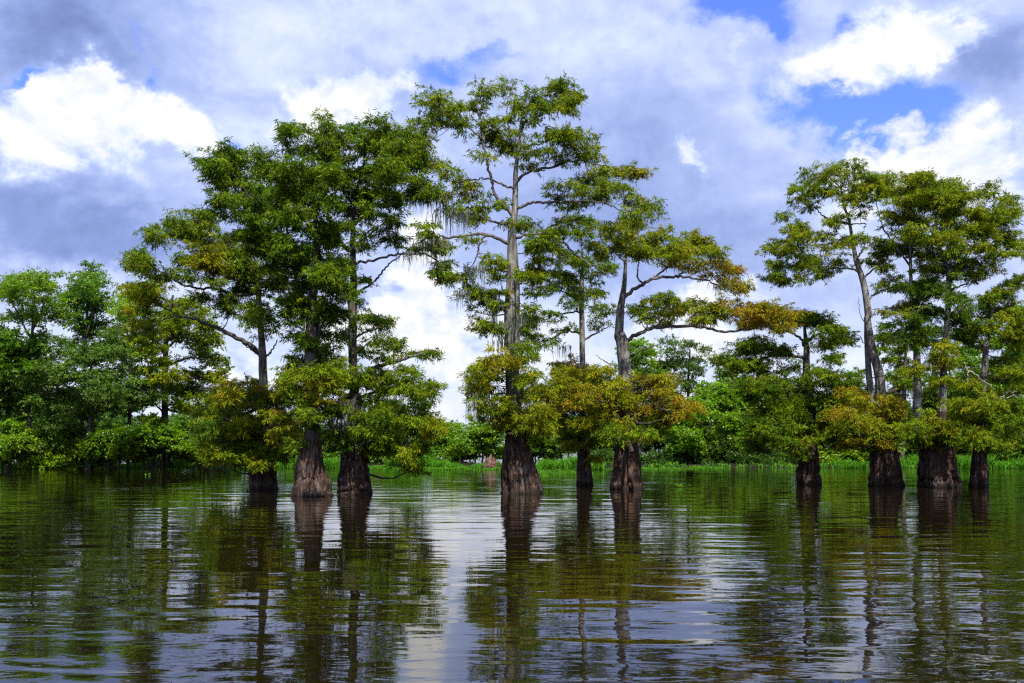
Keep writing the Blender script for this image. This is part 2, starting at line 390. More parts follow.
# left group: three trunks
tree('bald_cypress', 'leftmost standing cypress, with a long pale limb reaching left and a yellow-green foliage collar', 'cypress tree', 490,
     TT(c3, [(240, 618, 96), (240, 560, 90), (240, 520, 80), (240, 450, 52), (238, 350, 34), (237, 260, 29), (237, 190, 27), (232, 120, 22), (228, 50, 21), (224, 0, 18)]) + TT(c2, [(425, 560, 14), (415, 500, 12), (400, 440, 9), (392, 400, 5)]),
     limbs=LM(c2, [(13, 3, [(430, 600), (350, 605), (300, 585), (240, 585), (190, 570), (140, 540), (90, 515)]),
                   (10, 3, [(428, 560), (390, 500), (350, 450), (330, 410)]),
                   (8, 2, [(290, 585), (250, 500), (235, 450), (210, 415)]),
                   (7, 2, [(190, 570), (150, 545), (110, 560)])]) +
           LM(c3, [(22, 4, [(236, 185), (200, 150), (130, 112), (60, 80), (0, 58), (-40, 50), (-98, 16)]),
                   (9, 3, [(228, 190), (205, 165), (170, 140)]), (10, 3, [(238, 190), (262, 170), (285, 130)]),
                   (7, 3, [(-40, 52), (-72, 57), (-92, 66)])]),
     blobs=TT(c2, [(45, 500, 34, 30), (80, 522, 34, 26), (118, 542, 28, 20), (110, 412, 28, 26), (150, 388, 38, 30), (190, 378, 36, 30), (240, 358, 38, 26), (262, 390, 36, 28), (180, 425, 42, 30), (230, 430, 42, 30, .4),
                   (280, 455, 44, 36, .55), (240, 498, 38, 34, .55), (290, 505, 48, 34, .6), (340, 470, 46, 36), (345, 530, 46, 36, .45), (395, 520, 46, 36), (300, 560, 36, 24), (255, 618, 30, 28), (355, 620, 30, 24), (400, 580, 40, 30),
                   (440, 550, 38, 36, .45), (385, 470, 46, 36), (185, 500, 34, 22), (60, 470, 28, 24), (205, 540, 34, 20), (420, 640, 26, 34), (470, 580, 36, 34)]) +
           TT(c3, [(130, 40, 40, 26), (200, 60, 30, 34), (265, 60, 34, 30), (200, 20, 30, 24), (255, 110, 24, 22), (100, 10, 30, 18)]) +
           TT(c1, [(395, 150, 34, 22, .5), (375, 190, 40, 26, .55), (350, 135, 28, 20, .5), (385, 235, 40, 26, .45), (420, 120, 24, 16, .5)]),
     skirt=TT(c3, [(140, 245, 26, 30, .66), (130, 290, 36, 26, .6), (185, 290, 38, 28), (240, 300, 44, 26, .62), (100, 340, 42, 30, .5), (160, 350, 46, 32), (230, 350, 46, 32, .6), (290, 345, 38, 26), (60, 385, 42, 30, .42),
                   (130, 400, 46, 34, .45), (200, 402, 46, 34, .62), (270, 402, 46, 30, .66), (330, 392, 44, 24, .64), (45, 440, 38, 34, .35), (100, 460, 44, 34, .45), (170, 470, 46, 34, .5), (240, 462, 44, 34, .45), (295, 440, 44, 24, .6),
                   (350, 420, 34, 20, .6), (62, 500, 38, 22, .35), (130, 510, 44, 20, .4), (215, 512, 36, 22, .4), (285, 490, 34, 22, .35), (335, 300, 30, 20), (170, 530, 34, 14, .45), (100, 425, 36, 24, .3)]),
     moss=TT(c3, [(150, 390, 60, 50, 80), (250, 330, 60, 40, 60), (110, 480, 50, 40, 50)]),
     dead=LM(c3, [(5, 2, [(240, 310), (290, 300), (330, 270), (360, 262)]), (5, 2, [(180, 380), (140, 396), (110, 380)])]),
     tint=.28, skirt_tint=.47, skirt_dens=.72, dens=.9, depth=.8, back=.5, group=G_CYP, seed=12, tmat=M_TRUNK)

tree('bald_cypress', 'dense dark cypress with the widest fluted butt of the left trio, in its middle', 'cypress tree', 497,
     TT(c3, [(393, 640, 138), (391, 600, 124), (391, 560, 106), (395, 500, 80), (397, 440, 60), (392, 350, 48), (390, 240, 42), (395, 100, 36), (398, 0, 32)]) + TT(c2, [(603, 580, 24), (603, 500, 20), (608, 420, 14), (600, 340, 9), (590, 270, 5)]),
     stems=[TT(c3, [(405, 330, 20), (410, 240, 20), (408, 120, 16), (415, 0, 12)])],
     limbs=LM(c2, [(16, 4, [(598, 660), (580, 620), (555, 590), (530, 480), (510, 350), (500, 270)]),
                   (9, 3, [(600, 620), (520, 600), (460, 590)]), (9, 3, [(600, 560), (480, 520), (440, 480), (370, 360), (330, 300)]),
                   (9, 2, [(530, 480), (440, 400), (370, 250), (310, 220)]), (9, 2, [(600, 480), (640, 430), (670, 440)]),
                   (8, 2, [(510, 350), (440, 260), (400, 200)]), (8, 2, [(515, 380), (560, 300), (560, 230)])]),
     blobs=TT(c2, [(262, 192, 22, 24), (285, 230, 28, 28), (328, 162, 30, 26), (305, 205, 36, 32), (360, 198, 38, 36), (410, 178, 42, 28), (450, 188, 42, 30), (335, 250, 42, 30), (285, 268, 32, 24), (325, 298, 44, 28),
                   (390, 240, 48, 36), (450, 242, 48, 36), (500, 214, 48, 34), (550, 215, 48, 34), (600, 242, 48, 36), (380, 300, 46, 36), (440, 300, 48, 38), (500, 290, 48, 38), (560, 285, 42, 38), (615, 300, 46, 38),
                   (365, 352, 46, 36), (425, 368, 48, 38), (485, 358, 48, 38), (550, 370, 48, 38), (612, 362, 48, 38), (300, 325, 30, 22), (400, 430, 46, 36), (462, 422, 48, 38), (522, 440, 48, 38), (580, 432, 48, 38), (640, 420, 42, 38),
                   (500, 500, 44, 34), (560, 510, 48, 38), (620, 502, 48, 38), (675, 510, 40, 36), (640, 560, 46, 36), (575, 575, 44, 36), (680, 590, 38, 34), (600, 645, 46, 34), (550, 620, 40, 34), (650, 640, 40, 34), (455, 490, 38, 30)]) +
           TT(c3, [(330, 20, 34, 30), (390, 60, 40, 34, .2), (330, 80, 30, 30, .2), (430, 110, 36, 34, .2), (380, 150, 38, 34, .15), (345, 190, 30, 24, .4), (430, 190, 34, 30, .2), (460, 60, 30, 34, .2), (470, 150, 30, 30, .2)]),
     skirt=TT(c3, [(345, 250, 36, 26), (330, 290, 34, 26, .55), (395, 295, 36, 28, .6), (430, 340, 34, 28, .5), (450, 305, 36, 28, .6), (420, 250, 34, 30, .4), (465, 250, 30, 30, .5), (360, 340, 34, 26, .35), (400, 385, 34, 26, .25), (480, 345, 30, 26, .45), (345, 480, 22, 14, .4)]),
     moss=TT(c3, [(440, 360, 60, 70, 160), (480, 350, 50, 80, 140), (500, 400, 40, 50, 80), (410, 330, 40, 50, 80), (375, 60, 50, 80, 100)]),
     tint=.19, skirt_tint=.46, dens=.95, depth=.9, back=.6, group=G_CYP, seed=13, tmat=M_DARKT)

tree('bald_cypress', 'rightmost cypress of the left trio, with a full round-topped crown and drooping right limb', 'cypress tree', 495,
     TT(c3, [(533, 634, 120), (532, 600, 116), (531, 560, 104), (530, 510, 84), (530, 450, 54), (533, 350, 36), (535, 300, 32), (530, 200, 30), (528, 80, 28), (526, 0, 26)]) +
     TT(c2, [(725, 590, 23), (723, 500, 20), (722, 420, 17), (727, 340, 12), (740, 260, 9), (758, 190, 6), (765, 140, 4)]),
     limbs=LM(c2, [(17, 4, [(722, 480), (680, 442), (620, 385), (570, 330), (548, 290), (520, 230)]),
                   (10, 3, [(728, 505), (800, 493), (860, 480), (940, 478), (985, 500), (1000, 545)]),
                   (10, 3, [(738, 610), (790, 560), (830, 515), (872, 480)]),
                   (10, 2, [(725, 400), (760, 345), (830, 300), (890, 270)]), (9, 2, [(730, 340), (690, 270), (670, 190), (640, 130)]),
                   (8, 2, [(742, 260), (800, 200), (850, 130)]), (8, 2, [(726, 450), (770, 420), (830, 370), (870, 350)]), (8, 2, [(668, 430), (640, 340), (600, 260)])]) +
           LM(c3, [(24, 4, [(545, 290), (562, 250), (600, 222), (680, 197), (740, 178), (780, 172)]), (10, 3, [(540, 120), (590, 95), (650, 85)]),
                   (14, 4, [(540, 330), (600, 300), (680, 290), (760, 300)]), (14, 4, [(540, 400), (620, 390), (700, 400), (780, 420)]), (8, 3, [(600, 222), (660, 235), (720, 225)])]),
     blobs=TT(c2, [(520, 108, 30, 28), (540, 145, 36, 32), (590, 108, 38, 30), (640, 92, 38, 30), (700, 98, 44, 28), (760, 96, 42, 28), (812, 80, 34, 30), (860, 98, 38, 28), (892, 115, 32, 36), (620, 150, 48, 34), (690, 150, 48, 34),
                   (760, 155, 48, 36), (830, 152, 48, 36), (880, 182, 46, 38), (918, 165, 28, 30), (680, 212, 46, 34), (740, 222, 48, 36), (810, 218, 48, 36), (870, 240, 46, 36), (920, 248, 38, 32), (948, 282, 28, 30),
                   (660, 262, 44, 34), (720, 285, 46, 34), (790, 285, 48, 36), (850, 305, 44, 30), (908, 312, 36, 26), (700, 345, 44, 34), (770, 345, 42, 30), (840, 365, 44, 28), (790, 408, 44, 22), (850, 428, 30, 18),
                   (680, 400, 40, 30), (668, 450, 36, 32), (755, 448, 28, 18), (700, 540, 26, 24), (990, 530, 22, 26), (905, 290, 24, 20), (760, 560, 24, 14, .4), (740, 640, 24, 22)]) +
           TT(c3, [(640, 80, 32, 14), (560, 60, 30, 24), (500, 120, 34, 30, .15), (615, 140, 40, 18), (680, 152, 36, 18), (738, 170, 36, 16), (782, 176, 20, 12), (648, 195, 36, 20), (700, 230, 36, 20), (560, 160, 34, 30, .2), (590, 60, 26, 14)]),
     skirt=TT(c3, [(640, 280, 46, 24), (700, 288, 42, 20), (780, 280, 20, 14, .4), (620, 245, 38, 20), (755, 335, 36, 22), (700, 368, 42, 26), (640, 378, 42, 28), (780, 395, 30, 24, .5), (720, 425, 42, 28), (660, 450, 42, 28), (610, 440, 38, 28),
                   (760, 458, 34, 22), (680, 500, 36, 16), (740, 498, 34, 16), (600, 340, 36, 24), (560, 250, 30, 30), (500, 260, 30, 28), (520, 330, 40, 30, .5), (570, 400, 40, 30, .2), (490, 420, 34, 26, .2), (530, 460, 40, 22, .15), (600, 480, 26, 14, .4), (740, 385, 30, 20), (790, 430, 22, 18, .45)]),
     moss=TT(c3, [(540, 350, 70, 80, 200), (570, 380, 50, 60, 100), (640, 350, 60, 40, 60), (500, 330, 50, 80, 120), (520, 90, 40, 80, 100), (700, 320, 80, 30, 60)]),
     dead=LM(c3, [(6, 2, [(560, 420), (600, 410), (630, 420), (650, 432)])]),
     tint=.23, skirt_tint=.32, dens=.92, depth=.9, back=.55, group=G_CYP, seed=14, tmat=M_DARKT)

# right of centre
tree('bald_cypress', 'slim straight cypress between the tallest one and the rusty one, with a thin pale trunk', 'cypress tree', 485,
     TT(c5, [(468, 608, 48), (466, 560, 42), (465, 500, 35), (463, 400, 21), (462, 250, 17), (460, 100, 15), (460, 0, 13)]) + TT(c6, [(67, 330, 13), (70, 250, 10), (70, 180, 7), (66, 120, 4)]),
     limbs=LM(c6, [(8, 2, [(68, 250), (110, 230), (150, 205)]), (8, 2, [(70, 200), (30, 150), (0, 120)])]) +
           LM(c5, [(8, 2, [(462, 180), (420, 175), (370, 195), (320, 210)]), (9, 2, [(462, 200), (500, 180), (540, 160)]), (7, 2, [(461, 120), (400, 125), (350, 135)]), (7, 2, [(461, 80), (400, 60), (350, 55)]), (7, 2, [(462, 420), (420, 430), (390, 420)])]),
     blobs=TT(c6, [(20, 100, 36, 24), (60, 110, 36, 26), (20, 230, 30, 24), (60, 200, 34, 24), (100, 235, 34, 20), (140, 220, 34, 22), (100, 290, 40, 16), (30, 180, 36, 24), (60, 60, 34, 24), (110, 180, 34, 24), (130, 345, 34, 12), (-30, 100, 30, 20), (-20, 150, 34, 22)]) +
           TT(c5, [(340, 62, 28, 18), (382, 55, 32, 18), (420, 30, 34, 22), (330, 140, 34, 16), (370, 130, 30, 18), (320, 192, 30, 14), (355, 205, 30, 12), (430, 92, 30, 16), (500, 60, 34, 18), (520, 112, 32, 16), (410, 170, 28, 12), (505, 165, 26, 12), (400, 10, 40, 18), (300, 150, 20, 14), (440, 60, 30, 20)]),
     skirt=TT(c5, [(400, 290, 36, 24), (450, 290, 40, 24, .72), (430, 335, 38, 28), (395, 355, 34, 26, .55), (460, 372, 40, 28), (400, 415, 34, 26, .4), (440, 440, 38, 24, .45), (485, 455, 30, 24, .4), (425, 470, 26, 20, .35), (480, 325, 36, 26, .7), (500, 410, 34, 26, .55), (495, 490, 24, 14, .35)]),
     moss=TT(c5, [(420, 360, 50, 70, 90), (460, 330, 40, 60, 80), (410, 215, 30, 60, 50)]),
     tint=.24, skirt_tint=.66, dens=.85, depth=.7, back=.3, group=G_CYP, seed=15, tmat=M_PALE if False else M_TRUNK)

tree('bald_cypress', 'cypress with a rust-orange foliage collar and long arching limbs that sweep to the right', 'cypress tree', 490,
     TT(c5, [(587, 625, 98), (587, 600, 93), (587, 540, 80), (585, 470, 62), (585, 400, 48), (583, 300, 38), (577, 230, 38), (570, 190, 35)]) + TT(c6, [(184, 420, 31), (190, 335, 24), (197, 280, 18), (202, 220, 12), (206, 160, 7), (210, 110, 4)]),
     limbs=LM(c6, [(16, 3, [(198, 308), (240, 270), (290, 246), (350, 238), (400, 240), (470, 256), (515, 285)]),
                   (17, 3, [(188, 448), (240, 415), (300, 396), (400, 390), (470, 402), (550, 406), (620, 395), (700, 372)]),
                   (8, 2, [(262, 262), (240, 235), (245, 190), (255, 150)]), (8, 2, [(292, 245), (325, 215), (365, 190), (400, 150)]), (7, 2, [(360, 238), (420, 210), (480, 180)]),
                   (8, 2, [(190, 492), (270, 462), (320, 443)]), (7, 2, [(300, 396), (330, 360), (360, 345)]), (7, 2, [(400, 390), (440, 350), (500, 330)]), (6, 2, [(204, 200), (160, 150), (130, 130)]), (7, 2, [(550, 406), (590, 370), (650, 360)])]),
     blobs=TT(c6, [(230, 75, 34, 28), (262, 120, 44, 30), (180, 130, 44, 30), (115, 150, 40, 28), (165, 90, 40, 24), (320, 112, 34, 26), (300, 158, 46, 30), (240, 165, 44, 24), (350, 145, 36, 28), (408, 112, 26, 26), (438, 148, 40, 30),
                   (392, 170, 42, 24), (478, 150, 32, 24), (350, 190, 44, 16, .7), (430, 198, 46, 22, .7), (488, 200, 40, 24, .7), (538, 222, 32, 22, .75), (475, 236, 34, 12, .75), (522, 255, 34, 16, .72), (568, 268, 26, 14, .7),
                   (285, 320, 34, 18, .4), (335, 318, 36, 18, .4), (250, 350, 30, 18, .4), (310, 352, 44, 24, .4), (370, 348, 42, 24, .5), (418, 318, 30, 20), (468, 345, 42, 24), (498, 318, 30, 18, .6), (438, 372, 38, 16), (528, 355, 36, 22, .75),
                   (570, 328, 30, 20, .75), (600, 355, 42, 26, .7), (650, 368, 40, 24, .72), (590, 388, 34, 16, .75), (340, 385, 38, 12, .4), (270, 375, 26, 16, .35), (700, 385, 26, 16, .7), (680, 350, 34, 20, .75), (640, 330, 34, 18, .7), (210, 110, 30, 30, .5)]),
     skirt=TT(c6, [(60, 560, 44, 30), (120, 560, 44, 28, .72), (180, 550, 42, 22), (240, 570, 44, 28, .72), (300, 570, 38, 28), (60, 610, 44, 34, .72), (130, 620, 46, 34, .70), (200, 620, 46, 34), (270, 620, 46, 34, .72), (340, 612, 44, 30, .72),
                   (390, 640, 36, 28, .72), (100, 665, 40, 28, .7), (180, 668, 44, 28, .65), (260, 668, 44, 28, .7), (340, 662, 40, 28, .75)]) +
           TT(c5, [(560, 420, 42, 32, .62), (620, 425, 44, 32, .6), (675, 425, 38, 28, .6), (520, 405, 38, 28, .7), (650, 468, 34, 18, .45), (600, 460, 36, 20, .35), (550, 462, 30, 20, .45), (530, 350, 40, 28, .7), (700, 390, 26, 24, .8)]),
     dead=LM(c6, [(5, 2, [(240, 640), (310, 600), (370, 590)]), (5, 2, [(185, 520), (140, 500), (110, 480)])]),
     moss=TT(c5, [(560, 400, 60, 60, 80), (640, 420, 60, 50, 70)]) + TT(c6, [(210, 150, 50, 60, 60), (400, 200, 80, 50, 70), (520, 260, 60, 50, 60)]),
     tint=.46, skirt_tint=.74, skirt_dens=.75, dens=.95, depth=.8, back=.45, group=G_CYP, seed=16)

tree('bald_cypress', 'low dark cypress in shade with a broad bushy crown, right of the arching limbs', 'cypress tree', 485,
     TT(c7, [(402, 636, 76), (401, 600, 70), (400, 560, 62), (400, 480, 46), (398, 380, 29), (392, 280, 24), (392, 210, 18), (388, 160, 10), (384, 110, 5)]),
     stems=[TT(c7, [(412, 460, 20), (418, 400, 18), (408, 330, 15), (402, 270, 10)])],
     limbs=LM(c7, [(12, 3, [(393, 215), (370, 180), (340, 162), (280, 150)]), (11, 3, [(392, 240), (300, 232), (225, 258), (190, 300)]), (10, 3, [(394, 195), (440, 165), (510, 180)]), (10, 3, [(396, 340), (320, 330), (240, 350)]),
                   (10, 3, [(398, 330), (450, 310), (520, 320)]), (9, 3, [(398, 430), (320, 420), (240, 440)]), (9, 3, [(400, 420), (460, 390), (510, 370)]), (8, 3, [(385, 130), (330, 110), (260, 90)])]),
     blobs=TT(c7, [(240, 88, 36, 16, .55), (300, 96, 36, 18, .58), (345, 112, 40, 22, .42), (390, 118, 42, 24, .3), (300, 138, 42, 24, .5), (230, 120, 42, 28, .55), (430, 130, 42, 28), (480, 160, 42, 24), (512, 182, 32, 16), (450, 195, 42, 20),
                   (200, 220, 42, 26), (150, 240, 32, 18), (262, 205, 46, 26), (240, 268, 50, 34), (320, 225, 44, 26), (330, 285, 46, 34), (190, 270, 40, 30), (280, 330, 54, 34), (220, 330, 44, 34), (345, 350, 54, 36), (300, 400, 54, 38),
                   (240, 420, 44, 36), (350, 430, 46, 38), (430, 290, 36, 24), (460, 312, 40, 24), (440, 368, 46, 34), (500, 370, 40, 30), (480, 430, 40, 30), (520, 322, 30, 18), (470, 240, 34, 14), (400, 330, 30, 30), (130, 255, 16, 12)]),
     skirt=TT(c7, [(280, 470, 54, 30), (345, 485, 42, 26), (230, 485, 38, 26), (430, 460, 42, 30), (390, 500, 34, 18), (470, 480, 34, 24, .35), (320, 510, 30, 14)]),
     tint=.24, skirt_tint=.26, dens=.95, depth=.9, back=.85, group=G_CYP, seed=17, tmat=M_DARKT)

# right group
tree('bald_cypress', 'leaning grey-trunked cypress with an orange-tipped collar, leftmost of the right-hand group', 'cypress tree', 487,
     TT(cR, [(233, 634, 138), (232, 600, 130), (230, 520, 112), (226, 460, 84), (222, 380, 48), (216, 290, 40), (206, 200, 37), (182, 100, 31), (166, 0, 27)]) + TT(c8, [(356, 560, 25), (345, 480, 23), (333, 430, 20), (315, 380, 17), (304, 320, 13), (290, 240, 10), (270, 180, 7), (262, 120, 4)]),
     stems=[TT(cR, [(190, 330, 26), (180, 230, 24), (172, 120, 20), (168, 20, 16), (170, -60, 10)])],
     limbs=LM(c8, [(10, 3, [(318, 420), (300, 407), (230, 404), (180, 410), (130, 402), (60, 400)]), (11, 3, [(304, 326), (240, 318), (170, 325), (100, 320)]), (9, 3, [(292, 250), (230, 240), (200, 222), (170, 190)]),
                   (9, 2, [(318, 380), (340, 330), (348, 300), (400, 300)]), (9, 2, [(336, 440), (400, 392), (440, 378)]), (10, 3, [(352, 505), (400, 482), (455, 463)]), (7, 2, [(275, 195), (300, 150), (325, 120)]), (6, 2, [(265, 140), (230, 100), (180, 90)]),
                   (5, 2, [(300, 250), (345, 252), (340, 270)]), (5, 1, [(362, 640), (330, 560), (322, 500)]), (5, 1, [(362, 690), (330, 636), (300, 640)])]),
     blobs=TT(c8, [(165, 80, 28, 24), (145, 112, 32, 24), (110, 140, 28, 22), (235, 60, 32, 18), (200, 92, 42, 26), (260, 80, 42, 28), (308, 78, 26, 24), (180, 138, 46, 28), (118, 165, 36, 24), (230, 128, 34, 24), (300, 120, 42, 28), (342, 140, 38, 28),
                   (308, 168, 42, 22), (360, 112, 28, 24), (75, 226, 22, 14), (160, 188, 34, 20), (262, 232, 34, 18), (235, 258, 40, 20), (330, 200, 30, 18), (120, 262, 36, 18), (90, 290, 36, 22), (58, 312, 34, 24), (150, 298, 44, 20), (200, 308, 42, 22),
                   (250, 330, 42, 22), (36, 342, 24, 24), (100, 342, 44, 24), (38, 400, 30, 28), (82, 388, 34, 28), (130, 398, 44, 26), (20, 440, 20, 22), (60, 436, 28, 24), (170, 378, 44, 22), (200, 418, 42, 18), (130, 440, 36, 16), (242, 392, 38, 20),
                   (352, 300, 34, 24), (400, 312, 42, 28), (385, 350, 38, 26), (425, 345, 32, 26), (360, 385, 30, 20), (405, 378, 30, 18), (290, 300, 24, 18), (440, 470, 32, 14)]),
     skirt=TT(cR, [(90, 285, 38, 20), (58, 325, 32, 20, .75), (130, 315, 44, 26), (190, 320, 44, 26), (100, 368, 44, 26, .72), (160, 380, 46, 28), (240, 320, 44, 26, .75), (280, 350, 38, 28, .6), (60, 405, 36, 26, .45), (130, 430, 46, 28, .5), (200, 430, 34, 24, .5),
                   (250, 400, 40, 30, .5), (280, 430, 28, 28, .42), (90, 450, 36, 20, .4), (190, 478, 34, 12, .4), (160, 350, 40, 22, .70), (60, 440, 30, 20, .35)]),
     dead=LM(cR, [(6, 2, [(215, 330), (190, 305), (160, 310), (140, 290)]), (5, 2, [(220, 400), (190, 415), (150, 395)])]),
     tint=.40, skirt_tint=.73, dens=.85, depth=.8, back=.4, group=G_CYP, seed=18)

tree('bald_cypress', 'twin-stemmed cypress on one wide square butt, with the broadest crown of the right-hand group', 'cypress tree', 488,
     TT(cR, [(437, 637, 146), (437, 600, 142), (436, 560, 136), (434, 500, 126), (428, 455, 100), (440, 400, 44), (447, 360, 34), (452, 250, 29), (460, 100, 23), (467, 0, 20)]) + TT(c8, [(626, 600, 20), (630, 520, 20), (632, 450, 18), (624, 395, 13), (600, 330, 9), (585, 250, 5), (575, 180, 3)]),
     stems=[TT(cR, [(395, 480, 60), (368, 410, 40), (362, 330, 34), (364, 250, 30), (360, 100, 24), (352, 0, 18)]) + TT(c8, [(512, 500, 14), (508, 380, 10), (505, 250, 6), (500, 160, 3)])],
     limbs=LM(c8, [(11, 2, [(632, 455), (660, 422), (720, 395), (780, 380)]), (12, 2, [(630, 440), (680, 370), (750, 290), (820, 225)]), (9, 2, [(602, 330), (560, 262), (520, 170)]), (9, 2, [(508, 390), (450, 330), (400, 250), (380, 150)]),
                   (9, 2, [(632, 480), (700, 450), (760, 430)]), (8, 2, [(600, 320), (650, 240), (680, 170)]), (8, 2, [(510, 480), (450, 450), (410, 440)]), (9, 2, [(630, 560), (560, 530), (480, 530)]), (8, 2, [(630, 560), (680, 540), (710, 500)]), (7, 2, [(506, 330), (540, 260), (560, 150)])]) ,
     blobs=TT(c8, [(380, 112, 30, 24), (420, 108, 30, 26), (400, 150, 42, 28), (450, 150, 40, 26), (498, 100, 30, 24), (540, 96, 32, 24), (572, 120, 32, 24), (520, 138, 46, 30), (580, 160, 42, 26), (640, 102, 34, 20), (630, 138, 40, 26), (670, 150, 38, 22),
                   (720, 150, 38, 20), (768, 136, 26, 20), (660, 188, 44, 24), (600, 198, 46, 30), (540, 190, 46, 30), (480, 190, 42, 26), (432, 212, 42, 24), (500, 238, 46, 30), (560, 248, 50, 30), (620, 250, 46, 30), (460, 238, 40, 22), (700, 212, 38, 22),
                   (740, 230, 44, 28), (790, 208, 40, 28), (838, 178, 30, 24), (858, 208, 24, 22), (820, 232, 36, 28), (700, 280, 46, 30), (760, 270, 46, 30), (640, 308, 46, 30), (580, 308, 46, 30), (520, 300, 44, 28), (500, 340, 38, 28), (560, 358, 40, 26),
                   (650, 358, 44, 28), (710, 330, 46, 30), (770, 318, 46, 28), (830, 300, 44, 30), (868, 320, 36, 28), (800, 358, 40, 22), (740, 388, 44, 26), (680, 398, 42, 24), (620, 400, 36, 24), (720, 428, 38, 20), (780, 398, 34, 22), (550, 400, 36, 22),
                   (480, 290, 36, 24), (560, 450, 44, 26, .1), (600, 482, 42, 26, .1), (660, 500, 42, 22, .1), (690, 535, 36, 20, .15), (540, 500, 40, 26, .1), (448, 440, 36, 14, .5), (480, 540, 44, 20, .55), (430, 552, 40, 14, .55), (520, 560, 36, 24, .15),
                   (590, 560, 40, 26, .1), (470, 600, 40, 24, .15), (560, 620, 42, 26, .12), (660, 580, 42, 24, .12), (680, 640, 34, 24, .15), (600, 655, 36, 20, .15), (420, 650, 40, 14, .1), (500, 470, 32, 22, .15), (640, 440, 30, 22, .2), (490, 660, 34, 20, .15)]),
     skirt=TT(cR, [(340, 400, 40, 22), (380, 420, 42, 22), (430, 410, 44, 24), (450, 440, 38, 18), (400, 375, 38, 20, .5), (480, 400, 34, 24, .45), (350, 440, 34, 18, .45), (360, 182, 44, 14), (330, 197, 30, 9, .6), (410, 140, 42, 18, .58), (460, 100, 34, 18, .55),
                   (440, 175, 34, 14, .5), (470, 236, 18, 8, .55), (400, 455, 36, 12, .5), (480, 450, 24, 14, .4)]),
     tint=.40, skirt_tint=.52, dens=.95, depth=.9, back=.6, group=G_CYP, seed=19)

tree('bald_cypress', 'small bright green cypress with the narrow butt at the right end of the row', 'cypress tree', 487,
     TT(cR, [(588, 635, 74), (587, 600, 70), (587, 560, 65), (590, 500, 52), (595, 420, 36), (602, 300, 27), (611, 150, 24), (613, 100, 20)]) + TT(c8, [(765, 640, 14), (776, 570, 9), (790, 520, 5)]),
     limbs=LM(c8, [(8, 2, [(768, 640), (800, 610), (850, 600)]), (8, 2, [(775, 580), (820, 540), (860, 520)]), (7, 2, [(770, 620), (730, 600), (700, 590)])]) + LM(cR, [(12, 3, [(608, 200), (660, 230), (720, 200), (760, 170)]), (12, 3, [(600, 320), (660, 300), (720, 310)]), (10, 3, [(598, 380), (540, 360), (510, 370)]), (10, 3, [(598, 400), (660, 390), (730, 400)])]),
     blobs=TT(c8, [(700, 622, 34, 18), (742, 618, 42, 24), (800, 600, 44, 28), (850, 620, 42, 30), (780, 560, 44, 28), (840, 545, 40, 28), (872, 580, 26, 30), (760, 515, 38, 22), (820, 485, 40, 26), (868, 455, 26, 26), (725, 658, 34, 18), (840, 660, 40, 20), (700, 560, 30, 18, .2)]) +
           TT(cR, [(680, 150, 44, 22), (730, 180, 40, 28), (650, 190, 36, 22), (700, 230, 46, 26, .25), (740, 260, 34, 28, .3)]),
     skirt=TT(cR, [(520, 380, 38, 22), (570, 372, 44, 26), (630, 358, 44, 26), (690, 352, 40, 24, .55), (540, 428, 44, 24), (600, 430, 44, 24), (640, 465, 42, 20, .35), (680, 420, 44, 28, .35), (590, 318, 42, 20), (650, 300, 44, 20, .45), (520, 328, 36, 22, .4),
                   (730, 320, 36, 28, .4), (720, 395, 40, 30, .35), (560, 465, 30, 14, .35), (740, 450, 34, 24, .3), (560, 240, 34, 18, .42), (700, 470, 30, 14, .3)]),
     dead=LM(cR, [(8, 2, [(528, 160), (545, 190), (575, 210), (620, 240), (650, 262)]), (5, 2, [(545, 190), (545, 240)]), (7, 2, [(640, 280), (670, 300), (720, 290), (750, 310)]), (5, 2, [(670, 300), (690, 275), (730, 270)])]),
     tint=.34, skirt_tint=.42, dens=.95, depth=.8, back=.55, group=G_CYP, seed=20)
# ------------------------------------------------------------------ bank trees, shrubs
G_BT = 'trees on the far bank'; G_BS = 'shrubs along the far bank'
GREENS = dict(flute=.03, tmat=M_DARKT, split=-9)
def btree(label, base, trunk, blobs, limbs=(), seed=0, style='broad', mat=None, tint=.4, dens=1., back=.8, name='broadleaf_tree', cat='tree', group=G_BT, depth=1.2, D=None):
    tree(name, label, cat, base, trunk, limbs=limbs, blobs=blobs, style=style, mat=mat or M_BROAD, tint=tint, dens=dens, back=back, group=group, seed=seed, depth=depth, D=D, lmat=M_DARKT, **GREENS)

